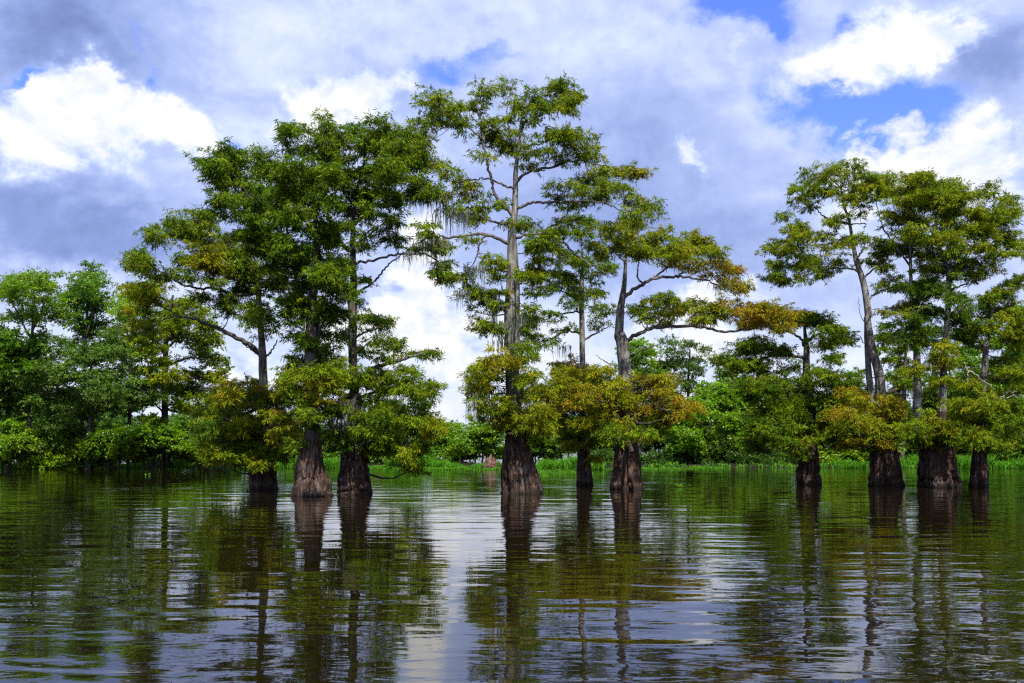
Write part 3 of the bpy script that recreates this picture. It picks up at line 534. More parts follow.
btree('leftmost tall bank tree with a rounded yellow-green crown at the photo edge', 468, [(28, 466, 5), (30, 400, 4), (32, 340, 3), (34, 290, 2)],
      TT(c1, [(30, 130, 34, 26), (60, 110, 34, 26), (100, 105, 40, 26), (130, 130, 26, 26), (60, 150, 40, 30), (105, 160, 42, 34), (140, 180, 24, 30), (70, 200, 42, 28), (115, 215, 40, 26), (100, 250, 34, 18), (10, 150, 26, 26), (90, 130, 30, 30), (10, 210, 14, 12)]),
      limbs=LM(c1, [(7, 2, [(80, 260), (50, 200), (30, 150)]), (7, 2, [(82, 240), (110, 180), (130, 140)])]), seed=31, style='small', mat=M_BROAD, tint=.68, dens=.75, back=.25)
btree('tall narrow bank tree with a ragged pointed crown, second from the left', 468, [(80, 466, 5), (83, 400, 4), (86, 340, 3), (88, 280, 2)],
      TT(c1, [(240, 80, 22, 18), (225, 105, 36, 24), (250, 120, 30, 26), (205, 125, 26, 22), (225, 150, 42, 28), (200, 175, 30, 30), (245, 185, 40, 30), (190, 205, 24, 24), (225, 225, 44, 30), (210, 265, 40, 30), (250, 260, 36, 30), (225, 300, 38, 26), (180, 150, 18, 16), (265, 150, 20, 20)]),
      limbs=LM(c1, [(7, 2, [(222, 300), (210, 220), (200, 150)]), (7, 2, [(224, 260), (245, 190), (240, 110)])]), seed=32, style='small', tint=.45, dens=.75, back=.25)
btree('bank tree with a loose yellowish crown between the pointed tree and the bank cypress', 468, [(128, 466, 4), (130, 400, 4), (132, 340, 3), (135, 300, 2)],
      TT(c1, [(350, 130, 38, 18), (320, 150, 30, 22), (375, 160, 38, 26), (335, 180, 40, 28), (380, 205, 36, 30), (320, 210, 28, 28), (350, 240, 42, 30), (390, 260, 34, 26), (330, 275, 36, 26), (365, 295, 36, 24), (300, 240, 20, 24)]),
      limbs=LM(c1, [(6, 2, [(345, 300), (330, 230), (320, 170)]), (6, 2, [(346, 260), (375, 200), (375, 160)])]), seed=33, style='small', tint=.7, dens=.7, back=.25)
btree('dark-trunked bank cypress with level foliage tiers, just left of the standing left trio', 468, [(166, 466, 9), (165, 430, 7), (165, 380, 6), (166, 340, 5), (170, 310, 3), (173, 295, 2)],
      TT(c1, [(450, 180, 34, 20), (500, 165, 34, 24), (470, 215, 46, 24), (530, 210, 32, 24), (550, 235, 24, 20), (490, 260, 44, 22), (545, 270, 30, 18), (430, 240, 36, 20), (400, 290, 34, 20), (420, 320, 30, 14), (500, 305, 46, 18), (560, 320, 30, 16),
               (450, 360, 46, 18, .5), (520, 360, 44, 18), (565, 350, 24, 10), (410, 370, 30, 16), (500, 400, 44, 20), (540, 410, 34, 20), (460, 400, 34, 18), (390, 340, 26, 12), (570, 380, 18, 14), (480, 440, 34, 20), (550, 440, 30, 20)]),
      limbs=LM(c1, [(8, 2, [(434, 340), (400, 300), (380, 290)]), (8, 2, [(434, 330), (500, 310), (560, 320)]), (8, 2, [(434, 400), (500, 365), (560, 355)]), (7, 2, [(434, 400), (410, 380), (380, 345)]), (8, 2, [(436, 290), (480, 250), (540, 240)]), (6, 2, [(420, 450), (395, 420), (370, 400)])]),
      seed=34, style='fcyp', mat=M_CYP, tint=.36, dens=1.0, name='bald_cypress', cat='cypress tree')
btree('wide grey-green willow-like tree filling the middle of the left bank, below the pointed crown', 469, [(88, 467, 8), (90, 430, 7), (92, 400, 5), (92, 370, 3)],
      TT(c1, [(150, 300, 40, 28), (200, 310, 44, 30), (250, 310, 44, 30), (300, 300, 40, 30), (340, 330, 44, 30), (120, 350, 44, 32), (180, 360, 50, 34), (240, 365, 50, 34), (300, 365, 50, 34), (360, 375, 44, 30), (140, 400, 50, 32), (210, 415, 50, 32), (270, 415, 50, 32),
               (330, 420, 46, 28), (385, 420, 30, 24), (100, 420, 44, 30), (170, 450, 44, 28), (240, 455, 44, 26), (300, 290, 30, 24), (170, 270, 28, 20), (280, 260, 28, 24), (60, 390, 40, 30)]),
      limbs=LM(c1, [(10, 2, [(235, 420), (170, 380), (130, 340)]), (10, 2, [(235, 410), (300, 370), (370, 340)]), (8, 2, [(238, 390), (240, 330), (280, 280)])]), seed=35, style='small', mat=M_WILLOW, tint=.45, dens=.75, back=.5)
btree('bushy bright green tree at the far left edge below the leftmost crown', 468, [(8, 466, 6), (8, 420, 5), (8, 380, 4), (8, 350, 3)],
      TT(c1, [(-20, 250, 40, 30), (20, 265, 34, 28), (50, 290, 34, 26), (-10, 300, 50, 34), (60, 320, 38, 28), (20, 340, 50, 34), (80, 310, 30, 24), (-30, 360, 50, 36), (60, 370, 44, 32), (10, 395, 50, 32), (50, 430, 44, 30), (-20, 430, 50, 34), (90, 350, 30, 24), (100, 280, 26, 18)]),
      limbs=LM(c1, [(8, 2, [(20, 400), (60, 340), (90, 310)]), (8, 2, [(20, 380), (-10, 320), (-20, 260)])]), seed=36, style='broad', tint=.45, dens=1.1, back=1.0)

def shrub(label, px, base, w, h, seed, style='broad', mat=None, tint=.5, dens=1.25, D=None, nstem=4, hole=.35, cat='shrub', name='shrub', group=G_BS, lean=0):
    """multi-stemmed shrub; w, h in photograph pixels"""
    rng = np.random.default_rng(seed)
    D = D or dist_of(base); k = D / F
    o = P(px, base, D); o[2] = 0
    root = empty(name, o); tag(root, label, cat, group)
    st = Bag(); bl = []
    tips = []
    for i in range(nstem):
        a = (i + .5) / nstem * 2 - 1 + rng.normal() * .12
        q = [o + np.array([a * w * .18 * k, rng.normal() * .4, -.3]), o + np.array([(a * w * .26 + lean * .3) * k, rng.normal() * .4, h * .35 * k]), o + np.array([(a * w * .36 + lean) * k, rng.normal() * .7, h * .72 * k])]
        V, Q = tube(resample(q, 9), np.linspace(.07, .025, 9) * (h * k / 3.5) ** .5, 6, lambda th, n: 1 + rng.normal(size=(n, len(th))) * .06); st.add(V, Q); tips.append(q)
        # leaning side stems near the water
        for s in range(2):
            b0 = q[0] * .8 + q[1] * .2; e = b0 + np.array([rng.normal() * w * .22 * k, rng.normal() * .5, h * (.3 + .3 * rng.random()) * k])
            V, Q = tube(resample([b0, (b0 + e) / 2 + rng.normal(size=3) * .1, e], 5), np.linspace(.03, .012, 5), 4); st.add(V, Q)
    nb = int(9 + w * h / 130)
    for i in range(nb):
        u = rng.random() * 2 - 1; v = rng.random() ** .8
        env = math.sqrt(max(0, 1 - abs(u) ** 2.2)) * (.82 + .18 * math.sin(u * 9 + seed) + .1 * rng.normal())
        z = (hole + (1 - hole) * v) * h * k * env
        if z < hole * h * k * .8: z = hole * h * k * (.8 + .3 * rng.random())
        c = o + np.array([(u * w * .5 + lean * v) * k, rng.normal() * w * .22 * k, z])
        tip = tips[int((u + 1) / 2 * nstem) % nstem][1]
        s = (5.5 + 5 * rng.random()) * k
        bl.append((c, s * 1.25, s * .8, np.clip(tint + rng.normal() * .08, 0, 1), tip))
        V, Q = tube(resample([tip, (tip + c) / 2 + rng.normal(size=3) * .12, c], 5), np.linspace(.022, .008, 5), 4); st.add(V, Q)
    V, Q = st.get(); link_mesh('stems', V, Q, M_TWIG, root, o)
    V, Q, t, v = build_foliage(bl, style, rng, None, dens)
    link_mesh('foliage', V, Q, mat or M_BROAD, root, o, {'tint': t, 'vary': v})
    return root

S = shrub
# left bank
S('bright green shrub at the water edge in the bottom left corner of the bank', 12, 469, 52, 44, 51, tint=.72, hole=.25)
S('low olive shrub right of the corner shrub on the left bank', 58, 468.5, 52, 50, 52, tint=.35, mat=M_WILLOW, style='small', hole=.3)
S('glossy light green shrub overhanging the water, leftmost part of the mangrove-like thicket', 112, 469, 46, 46, 53, tint=.66, hole=.32)
S('widest bright green shrub on dark legs, directly under the bank cypress', 156, 469, 66, 50, 54, tint=.62, hole=.42, nstem=7)
S('green shrub just left of the leftmost standing cypress, partly behind its collar', 204, 468, 46, 46, 55, tint=.5, hole=.35, nstem=6)
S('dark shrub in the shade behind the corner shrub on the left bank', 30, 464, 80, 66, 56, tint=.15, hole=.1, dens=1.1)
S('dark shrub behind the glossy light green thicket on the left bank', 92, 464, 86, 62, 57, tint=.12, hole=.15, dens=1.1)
# seen between and behind the left trio
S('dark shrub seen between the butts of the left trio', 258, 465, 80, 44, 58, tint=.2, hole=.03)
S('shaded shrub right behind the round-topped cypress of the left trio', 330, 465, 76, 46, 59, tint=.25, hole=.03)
S('leafy shrub under the drooping right limb of the left trio', 398, 465, 64, 44, 60, tint=.45, hole=.15)
S('light green shrub left of the gap, rising behind the grass strip', 445, 464, 40, 42, 61, tint=.72, hole=.15)
S('light green shrub just left of the tallest cypress, beside the driftwood', 478, 464.5, 44, 44, 62, tint=.66, hole=.3)
S('small green shrub just right of the tallest cypress, behind the grass', 538, 463, 34, 34, 63, tint=.4, hole=.35)
S('thin twiggy shrub seen between the slim cypress and the rusty one', 590, 462, 60, 38, 64, tint=.35, hole=.4, dens=1.1)
# right bank
S('twiggy shrub on bare legs right of the rusty cypress', 662, 462, 56, 50, 65, tint=.5, hole=.34, nstem=7)
S('bright green shrub left of the low dark cypress with pale water showing below', 712, 465, 66, 62, 66, tint=.6, hole=.3, nstem=7)
S('bright green shrub left behind the low dark cypress', 756, 464, 60, 86, 67, tint=.62, hole=.35, nstem=6)
S('rounded green shrub directly behind the low dark cypress', 806, 464, 70, 70, 68, tint=.4, hole=.15)
S('vivid light green shrub over the water between the low dark cypress and the leaning one', 848, 466, 60, 46, 69, tint=.78, hole=.08)
S('dark green shrub behind the leaning grey-trunked cypress', 872, 463, 70, 60, 70, tint=.3, hole=.1)
S('green shrub seen between the leaning and the twin-stemmed cypress', 912, 463, 60, 56, 71, tint=.45, hole=.15)
S('green shrub behind the narrow butt at the right end of the row', 968, 463, 70, 66, 72, tint=.5, hole=.1)
S('dense green shrub in the right corner of the bank, overhanging the water', 1012, 466, 60, 70, 73, tint=.5, hole=.08)

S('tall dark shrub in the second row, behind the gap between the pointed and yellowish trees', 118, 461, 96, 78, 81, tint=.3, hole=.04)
S('tall green shrub in the second row behind the bank cypress trunk', 182, 461, 90, 62, 82, tint=.4, hole=.04)
S('tall green shrub in the second row behind the grey-green willow-like tree', 58, 461, 100, 86, 83, tint=.4, hole=.04)
S('bright shrub growing at the water line under the grey-green willow-like tree', 84, 468.5, 44, 36, 84, tint=.6, hole=.1)
S('low dark tangle of brush along the bank just right of the rusty butt', 668, 464.5, 66, 13, 85, style='small', tint=.1, hole=.0, dens=1.5, nstem=9)
S('low dark tangle of brush along the bank under the bright green shrub', 728, 465, 72, 14, 86, style='small', tint=.15, hole=.0, dens=1.5, nstem=9)
S('low dark tangle of brush just left of the low dark cypress butt', 778, 465, 56, 15, 87, style='small', tint=.12, hole=.0, dens=1.5, nstem=8)
S('low green brush between the low dark butt and the leaning one', 842, 465, 56, 18, 88, style='small', tint=.4, hole=.0, dens=1.5, nstem=7)
S('low dark brush on the bank between the slim butt and the rusty one', 604, 463.5, 34, 12, 89, style='small', tint=.15, hole=.0, dens=1.5, nstem=6)
S('tall bushy shrub behind the bright green shrub left of the low dark cypress', 722, 460.5, 84, 84, 74, tint=.45, hole=.3)
S('olive green shrub behind the rust-orange collar, seen just right of the rusty butt', 655, 460.5, 80, 66, 75, tint=.35, hole=.35)
S('tall green shrub behind the slim cypress and the gap to the rusty one', 575, 460.5, 80, 58, 76, tint=.3, hole=.4)
S('tall leafy shrub in the second row behind the leaning cypress', 860, 460.5, 80, 84, 77, tint=.55, hole=.08)
S('tall leafy shrub in the second row behind the twin-stemmed butt', 925, 460.5, 84, 80, 78, tint=.35, hole=.04)
S('tall leafy shrub in the second row at the right edge of the bank', 990, 460.5, 90, 96, 79, tint=.5, hole=.04)
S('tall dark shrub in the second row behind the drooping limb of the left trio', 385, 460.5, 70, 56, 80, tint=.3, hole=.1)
btree('airy small-leaved tree in the gap below the arching limbs', 463, [(690, 462, 4), (689, 420, 3), (688, 385, 2.5), (690, 350, 1.5)],
      TT(c6, [(330, 480, 34, 20), (370, 470, 36, 22), (400, 450, 34, 20), (345, 520, 36, 26), (400, 500, 40, 26), (430, 480, 30, 20), (380, 550, 40, 26), (425, 540, 32, 24), (400, 585, 34, 22), (355, 575, 34, 22), (340, 440, 26, 14), (440, 510, 22, 16)]),
      limbs=LM(c6, [(5, 2, [(400, 600), (360, 540), (330, 480)]), (5, 2, [(400, 580), (420, 520), (440, 480)])]), seed=37, style='small', mat=M_WILLOW, tint=.3, dens=.55, back=.3)
btree('bright green bank tree with a sloping top, left of the low dark cypress', 464, [(736, 462, 6), (735, 430, 5), (733, 390, 3), (732, 370, 2)],
      TT(c7, [(90, 370, 40, 22), (130, 350, 40, 26), (170, 330, 40, 26), (110, 400, 46, 30), (170, 385, 46, 30), (60, 420, 36, 24), (90, 450, 46, 28), (150, 440, 46, 30), (200, 430, 40, 30), (200, 380, 40, 28), (220, 340, 34, 26), (60, 390, 24, 16), (40, 450, 30, 22)]),
      seed=38, tint=.66, dens=1.0, back=.8)
btree('green tree rising behind the rust-orange collar, with its tip beside the pale trunk', 463, [(640, 462, 5), (640, 420, 4), (638, 380, 3), (636, 355, 2)],
      TT(c6, [(240, 450, 30, 20), (220, 480, 30, 20), (270, 470, 30, 20), (250, 500, 40, 24), (300, 520, 34, 22), (200, 520, 36, 22), (270, 545, 44, 26)]), seed=39, style='broad', tint=.62, dens=.8)
btree('tall green bank tree between the leaning and the twin-stemmed cypress', 464, [(902, 462, 6), (903, 420, 5), (905, 370, 4), (906, 345, 2)],
      TT(cR, [(250, 150, 30, 22), (290, 110, 34, 24), (300, 170, 40, 26), (250, 220, 36, 26), (320, 230, 40, 26), (280, 270, 40, 26), (220, 110, 20, 18), (400, 300, 40, 30), (100, 240, 40, 26), (60, 260, 40, 22), (130, 200, 30, 20)]), seed=40, style='fcyp', mat=M_CYP, tint=.22, dens=.8, name='bald_cypress', cat='cypress tree')
btree('tall bright tree at the right edge of the photo behind the last small cypress', 465, [(1010, 463, 8), (1010, 420, 6), (1008, 370, 5), (1008, 320, 3)],
      TT(cR, [(720, -20, 40, 30), (760, 10, 40, 30), (700, 60, 46, 30), (760, 80, 46, 34), (640, 90, 40, 22), (720, 130, 46, 30), (780, 160, 40, 34), (660, 170, 44, 26), (720, 220, 46, 30), (770, 260, 44, 36), (660, 260, 44, 28), (700, 320, 46, 32), (770, 350, 44, 36), (560, 120, 34, 18),
               (560, 170, 36, 22), (600, 230, 40, 26), (500, 290, 40, 26), (500, 240, 34, 20), (790, 60, 34, 34), (640, 340, 44, 30), (560, 290, 44, 28)]),
      limbs=LM(cR, [(10, 3, [(705, 200), (650, 150), (600, 120)]), (10, 3, [(700, 130), (750, 80), (780, 40)]), (10, 3, [(705, 260), (640, 240), (560, 230)])]), seed=41, style='broad', tint=.5, dens=.9, back=.7)
btree('dark cypress on the bank behind the twin-stemmed cypress', 464, [(935, 462, 6), (935, 420, 5), (934, 370, 4), (932, 340, 2)],
      TT(cR, [(420, 40, 44, 20), (380, 90, 30, 22), (500, 60, 40, 22), (540, 110, 40, 26), (500, 150, 44, 26), (540, 200, 44, 28), (260, 60, 40, 18), (220, 70, 30, 14), (300, 60, 30, 14), (420, 230, 34, 26), (480, 330, 40, 30), (420, 310, 36, 26), (250, 20, 36, 14), (330, 40, 30, 18)]), seed=42, style='fcyp', mat=M_CYP, tint=.12, dens=.85, name='bald_cypress', cat='cypress tree')

# driftwood butt by the bank
def driftwood():
    rng = np.random.default_rng(5); D = 74; k = D / F
    o = P(490, 469, D); o[2] = 0
    root = empty('driftwood_stump', o); tag(root, 'short reddish-brown rotten stump in the water just left of the tallest cypress', 'stump')
    th = np.linspace(0, 1, 12)
    path = np.stack([o[0] + th * .2, np.full(12, o[1]), -.3 + th * 1.25], 1)
    V, Q = tube(path, np.array([.62, .60, .52, .46, .47, .42, .36, .38, .30, .24, .22, .10]), 26, lambda t, n: 1 + .22 * np.cos(5 * t[None] + 1) + .12 * np.cos(9 * t[None]) + rng.normal(size=(n, len(t))) * .06)
    V[:, 2] += np.where(V[:, 2] > .45, rng.normal(size=len(V)) * .10 + .3 * np.clip((V[:, 0] - o[0]) * -1.2, -.4, .6), 0)
    link_mesh('stump', V, Q, bark_mat('rotten_wood', (.04, .02, .015), (.13, .07, .05), (.30, .19, .15), lichen=.05), root, o, smooth=True)
    return
    p2 = resample([o + np.array([-.3, -.1, .1]), o + np.array([-.9, -.2, .45]), o + np.array([-1.5, -.2, .2])], 10)
    V, Q = tube(p2, np.linspace(.13, .04, 10), 8); link_mesh('root', V, Q, M_PALE, root, o, smooth=True)
driftwood()
def knee(label, px, base, w, h, seed):
    rng = np.random.default_rng(seed); D = dist_of(base); k = D / F; o = P(px, base, D); o[2] = 0
    n = 12; t = np.linspace(0, 1, n); path = np.stack([o[0] + t * rng.normal() * .1, np.full(n, o[1]), -.3 + t * (h * k + .3)], 1)
    V, Q = tube(path, w * k * .5 * (1 - t ** 2.5) ** .6 * (1.1 - .35 * t) + .004, 14, lambda th, n: 1 + .15 * np.cos(4 * th[None] + seed) + rng.normal(size=(n, len(th))) * .05)
    tag(link_mesh('cypress_knee', V, Q, M_BUTT, None, smooth=True), label, 'cypress knee')
knee('short cypress knee against the left side of the widest butt of the left trio', 292, 496, 5, 8, 2)

# plants floating (below) on the water
def floater(label, px, py, w, n, seed, tall=.12):
    rng = np.random.default_rng(seed); D = dist_of(py); k = D / F; o = P(px, py, D); o[2] = 0
    root = empty('floating_plant', o); tag(root, label, 'water plant', 'small plants floating on the open water')
    N = n; c = o + rng.normal(size=(N, 3)) * np.array([w * .3 * k, .3, 0]); c[:, 2] = .01 + np.abs(rng.normal(size=N)) * tall * .4
    a = rng.random(N) * 6.28; d = unit(np.stack([np.cos(a), np.sin(a), .5 + rng.random(N)], 1))
    V = leaves(c, d, unit(rng.normal(size=(N, 3)) + np.array([0, -.5, 1.2])), rng.uniform(.08, .15, N), rng.uniform(.06, .11, N), rng)
    link_mesh('leaves', V, np.arange(len(V)).reshape(-1, 4), M_GRASS, root, o, {'tint': np.clip(.5 + rng.normal(size=N) * .25, 0, 1), 'vary': rng.uniform(.7, 1.2, N)})
floater('biggest clump of floating leaves, left of the slim cypress butt', 571, 473.5, 22, 110, 1)
floater('flat patch of floating leaves just left of the biggest floating clump', 544, 477, 14, 50, 2, .05)
floater('lone floating plant on open water to the right of the rusty cypress butt', 682, 487.5, 7, 26, 3, .16)
floater('scatter of floating leaves just right of the rusty cypress butt, near the bank', 654, 469, 20, 50, 4, .08)
floater('tiny floating plant touching the right side of the slim cypress butt', 598, 482, 5, 14, 5, .08)
floater('low leafy clump between the twin-stemmed and the last small cypress butts', 965, 486, 9, 60, 6, .25)

floater('tiny pale leaf scrap floating on open water in front of the left bank', 148, 475, 4, 6, 7, .05)
# ------------------------------------------------------------------ setting: water, bank, grass, far woods
def grid(name, xs, ys, zf, mat, kind='structure', smooth=True):
    X, Y = np.meshgrid(xs, ys); Z = zf(X, Y); V = np.stack([X, Y, Z], -1).reshape(-1, 3)
    nx = len(xs); i = np.arange(len(ys) - 1)[:, None] * nx + np.arange(nx - 1)[None]
    Q = np.stack([i, i + 1, i + nx + 1, i + nx], -1).reshape(-1, 4)
    o = link_mesh(name, V, Q, mat, smooth=smooth); tag(o, kind=kind); return o

def vnoise(x, s, seed):
    r = np.random.default_rng(seed); t = r.normal(size=4096); i = np.floor(x / s).astype(int); f = x / s - i; f = f * f * (3 - 2 * f)
    return t[i % 4096] * (1 - f) + t[(i + 1) % 4096] * f

def water_mat():
    m, nt, N, L = newmat('dark_bayou_water')
    p = N.new('ShaderNodeBsdfPrincipled'); p.inputs['Base Color'].default_value = (.0075, .0052, .0016, 1)
    p.inputs['Roughness'].default_value = .02; p.inputs['IOR'].default_value = 1.55
    g = N.new('ShaderNodeNewGeometry')
    def nz(sx, sy, sc, det, rough, dist=0.0, off=0):
        mp = N.new('ShaderNodeMapping'); mp.inputs['Scale'].default_value = (sx, sy, 1); mp.inputs['Location'].default_value = (off, off * .7, 0); mp.inputs['Rotation'].default_value = (0, 0, .12 + off * .01)
        L.new(g.outputs['Position'], mp.inputs[0])
        n = N.new('ShaderNodeTexNoise'); n.inputs['Scale'].default_value = sc; n.inputs['Detail'].default_value = det; n.inputs['Roughness'].default_value = rough; n.inputs['Distortion'].default_value = dist
        L.new(mp.outputs[0], n.inputs['Vector']); return n.outputs[0]
    # height in metres: long swell-like ripples, wind ripples, fine chop in patches
    def mul(a, k): q = N.new('ShaderNodeMath'); q.operation = 'MULTIPLY'; L.new(a, q.inputs[0]); (L.new(k, q.inputs[1]) if not isinstance(k, float) else setattr(q.inputs[1], 'default_value', k)); return q.outputs[0]
    def add(a, b): q = N.new('ShaderNodeMath'); q.operation = 'ADD'; L.new(a, q.inputs[0]); L.new(b, q.inputs[1]); return q.outputs[0]
    long_ = nz(.35, 1.0, .75, 1, .4, .3)
    mid = nz(.30, 1.0, 1.7, 1, .4, .6, 13)
    fine = nz(.5, 1.0, 5.2, 2, .5, .4, 31)
    patch = nz(1, .8, .10, 3, .5, 0, 57)
    pr = ramp(N, L, patch, [(.40, (.25, .25, .25)), (.62, (1, 1, 1))])
    h = add(add(mul(long_, W_LONG), mul(mul(mid, W_MID), pr)), mul(mul(fine, W_FINE), pr))
    b = N.new('ShaderNodeBump'); b.inputs['Strength'].default_value = 1; b.inputs['Distance'].default_value = 1; L.new(h, b.inputs['Height']); L.new(b.outputs[0], p.inputs['Normal'])
    o = N.new('ShaderNodeOutputMaterial'); L.new(p.outputs[0], o.inputs[0]); return m
W_LONG, W_MID, W_FINE = .022, .023, .0034
w = grid('water', np.array([-6000, -200, 0, 200, 6000.]), np.array([-400, 0, 60, 200, 6000.]), lambda X, Y: X * 0, water_mat(), smooth=False)

# low muddy bank
def mud_mat():
    m, nt, N, L = newmat('dark_mud'); g = N.new('ShaderNodeNewGeometry'); n = N.new('ShaderNodeTexNoise'); n.inputs['Scale'].default_value = 3; n.inputs['Detail'].default_value = 6; L.new(g.outputs['Position'], n.inputs['Vector'])
    p = N.new('ShaderNodeBsdfPrincipled'); L.new(ramp(N, L, n.outputs[0], [(.35, (.006, .005, .003)), (.65, (.022, .018, .010))]), p.inputs['Base Color']); p.inputs['Roughness'].default_value = .9; p.inputs['Specular IOR Level'].default_value = .05
    b = N.new('ShaderNodeBump'); b.inputs['Strength'].default_value = .6; b.inputs['Distance'].default_value = .1; L.new(n.outputs[0], b.inputs['Height']); L.new(b.outputs[0], p.inputs['Normal'])
    o = N.new('ShaderNodeOutputMaterial'); L.new(p.outputs[0], o.inputs[0]); return m
def bank_z(X, Y):
    fr = 77.5 + vnoise(X + 300, 6, 3) * 1.0 + vnoise(X + 300, 1.7, 4) * .35
    wd = 9 + vnoise(X + 300, 14, 5) * 2.0
    wd = np.where(np.abs(X - 12) < 5, wd * .5, wd)
    t = (Y - fr) / wd
    return np.clip(np.sin(np.clip(t, -.25, 1.25) * math.pi) * .25, -.5, .16) + .04 * vnoise(X * 1.7 + Y * 2.3 + 500, 1.1, 6)
bank = grid('bank', np.linspace(-130, 130, 420), np.linspace(70, 100, 60), bank_z, mud_mat())

# marsh grass and floating weed along the bank
def grass(name, label, regions, seed, hgt, flat=False):
    rng = np.random.default_rng(seed); VV = []; tn = []
    for (x0, x1, y0, y1, n, h) in regions:          # photograph columns at a depth range
        u = rng.random(n); Dd = rng.uniform(y0, y1, n); px = x0 + (x1 - x0) * u
        X = (px - 512) / F * Dd
        cl = vnoise(X * 3 + 900, 1.3, seed + 1) * .45 + vnoise(X + 900, 2.6, seed + 2) * .45 + .75
        keep = rng.random(n) < np.clip(cl, .15, 1)
        X, Dd = X[keep], Dd[keep]; m = len(X)
        c = np.stack([X, Dd, np.full(m, .02)], 1)
        hh = h * rng.uniform(.4, 1.1, m) * np.clip(cl[keep], .25, 1.7)
        a = rng.random(m) * 6.28; lean = rng.uniform(.1, .7 if not flat else 1.5, m)
        d = unit(np.stack([np.cos(a) * lean, np.sin(a) * lean, np.ones(m)], 1))
        side = unit(np.stack([-np.sin(a + rng.normal(size=m)), np.cos(a), np.zeros(m)], 1)); wd = rng.uniform(.025, .06, m) * (1 if not flat else 1.5)
        mid = c + d * (hh * .55)[:, None]; tip = mid + unit(d + np.stack([np.cos(a), np.sin(a), -.3 * np.ones(m)], 1) * .5) * (hh * .5)[:, None]
        s = side * wd[:, None]
        VV.append(np.stack([c - s * .6, c + s * .6, mid + s, mid - s], 1).reshape(-1, 3)); VV.append(np.stack([mid - s, mid + s, tip + s * .1, tip - s * .1], 1).reshape(-1, 3)); tn.append(m)
    V = np.concatenate(VV); Q = np.arange(len(V)).reshape(-1, 4); n = len(Q)
    o = link_mesh(name, V, Q, M_GRASS, attrs={'tint': np.clip(rng.normal(size=n) * .2 + .4, 0, 1), 'vary': rng.uniform(.65, 1.2, n)})
    tag(o, label, 'grass' if not flat else 'water weeds', kind='stuff')
grass('marsh_grass', 'bright green marsh grass along the far bank between the cypress butts',
      [(236, 366, 76, 82, 6000, .7), (366, 500, 74, 80, 9000, .75), (524, 604, 72, 80, 8000, .8), (836, 1040, 75, 82, 11000, .7), (-20, 240, 76, 80, 3500, .5), (860, 1040, 77, 80, 3000, .4), (640, 840, 76, 80, 1100, .45)], 71, .7)
grass('floating_weeds', 'flat mats of bright floating water weed in front of the far bank',
      [(528, 576, 62, 74, 5000, .16), (600, 630, 72, 76, 700, .15), (640, 725, 72, 77, 2200, .17), (0, 40, 73, 76, 700, .15), (366, 500, 71, 76, 3500, .2), (150, 185, 73, 76, 300, .14), (95, 110, 73, 76, 300, .14)], 72, .15, True)

# far woods beyond the open water behind the bank
def far_woods():
    rng = np.random.default_rng(9); n = 60000
    X = rng.uniform(-520, 520, n); Y = 620 + rng.uniform(-12, 25, n)
    top = 8 + vnoise(X + 2000, 14, 10) * 1.2 + vnoise(X + 2000, 5, 11) * .8
    Z = top * rng.random(n) ** .55
    c = np.stack([X, Y, Z], 1); d = unit(rng.normal(size=(n, 3)))
    V = leaves(c, d, unit(rng.normal(size=(n, 3))), rng.uniform(1.0, 2.0, n), rng.uniform(.7, 1.2, n), rng)
    o = link_mesh('far_woods', V, np.arange(len(V)).reshape(-1, 4), M_BROAD, attrs={'tint': rng.uniform(.1, .5, n), 'vary': rng.uniform(.7, 1.2, n)})
    tag(o, 'far wooded shore across the open water behind the bank', 'woods', kind='stuff')
far_woods()

# ------------------------------------------------------------------ camera, sun, sky
cd = bpy.data.cameras.new('camera'); cam = bpy.data.objects.new('camera', cd); COL.objects.link(cam)
cd.lens = 35; cd.sensor_width = 36; cd.clip_end = 20000; cd.clip_start = .1
cam.location = (0, 0, CAMZ); cam.rotation_euler = (math.pi / 2, 0, 0); cd.shift_y = (HOR - 341.5) / 1024
scene.camera = cam

SUN_EL, SUN_AZ = math.radians(56), math.radians(168)       # azimuth from +Y towards +X
sl = bpy.data.lights.new('sun', 'SUN'); sl.energy = 5.0; sl.angle = math.radians(.53); sl.color = (1, .955, .88)
so = bpy.data.objects.new('sun', sl); COL.objects.link(so)
so.rotation_euler = (math.pi / 2 - SUN_EL, 0, -SUN_AZ + math.pi)

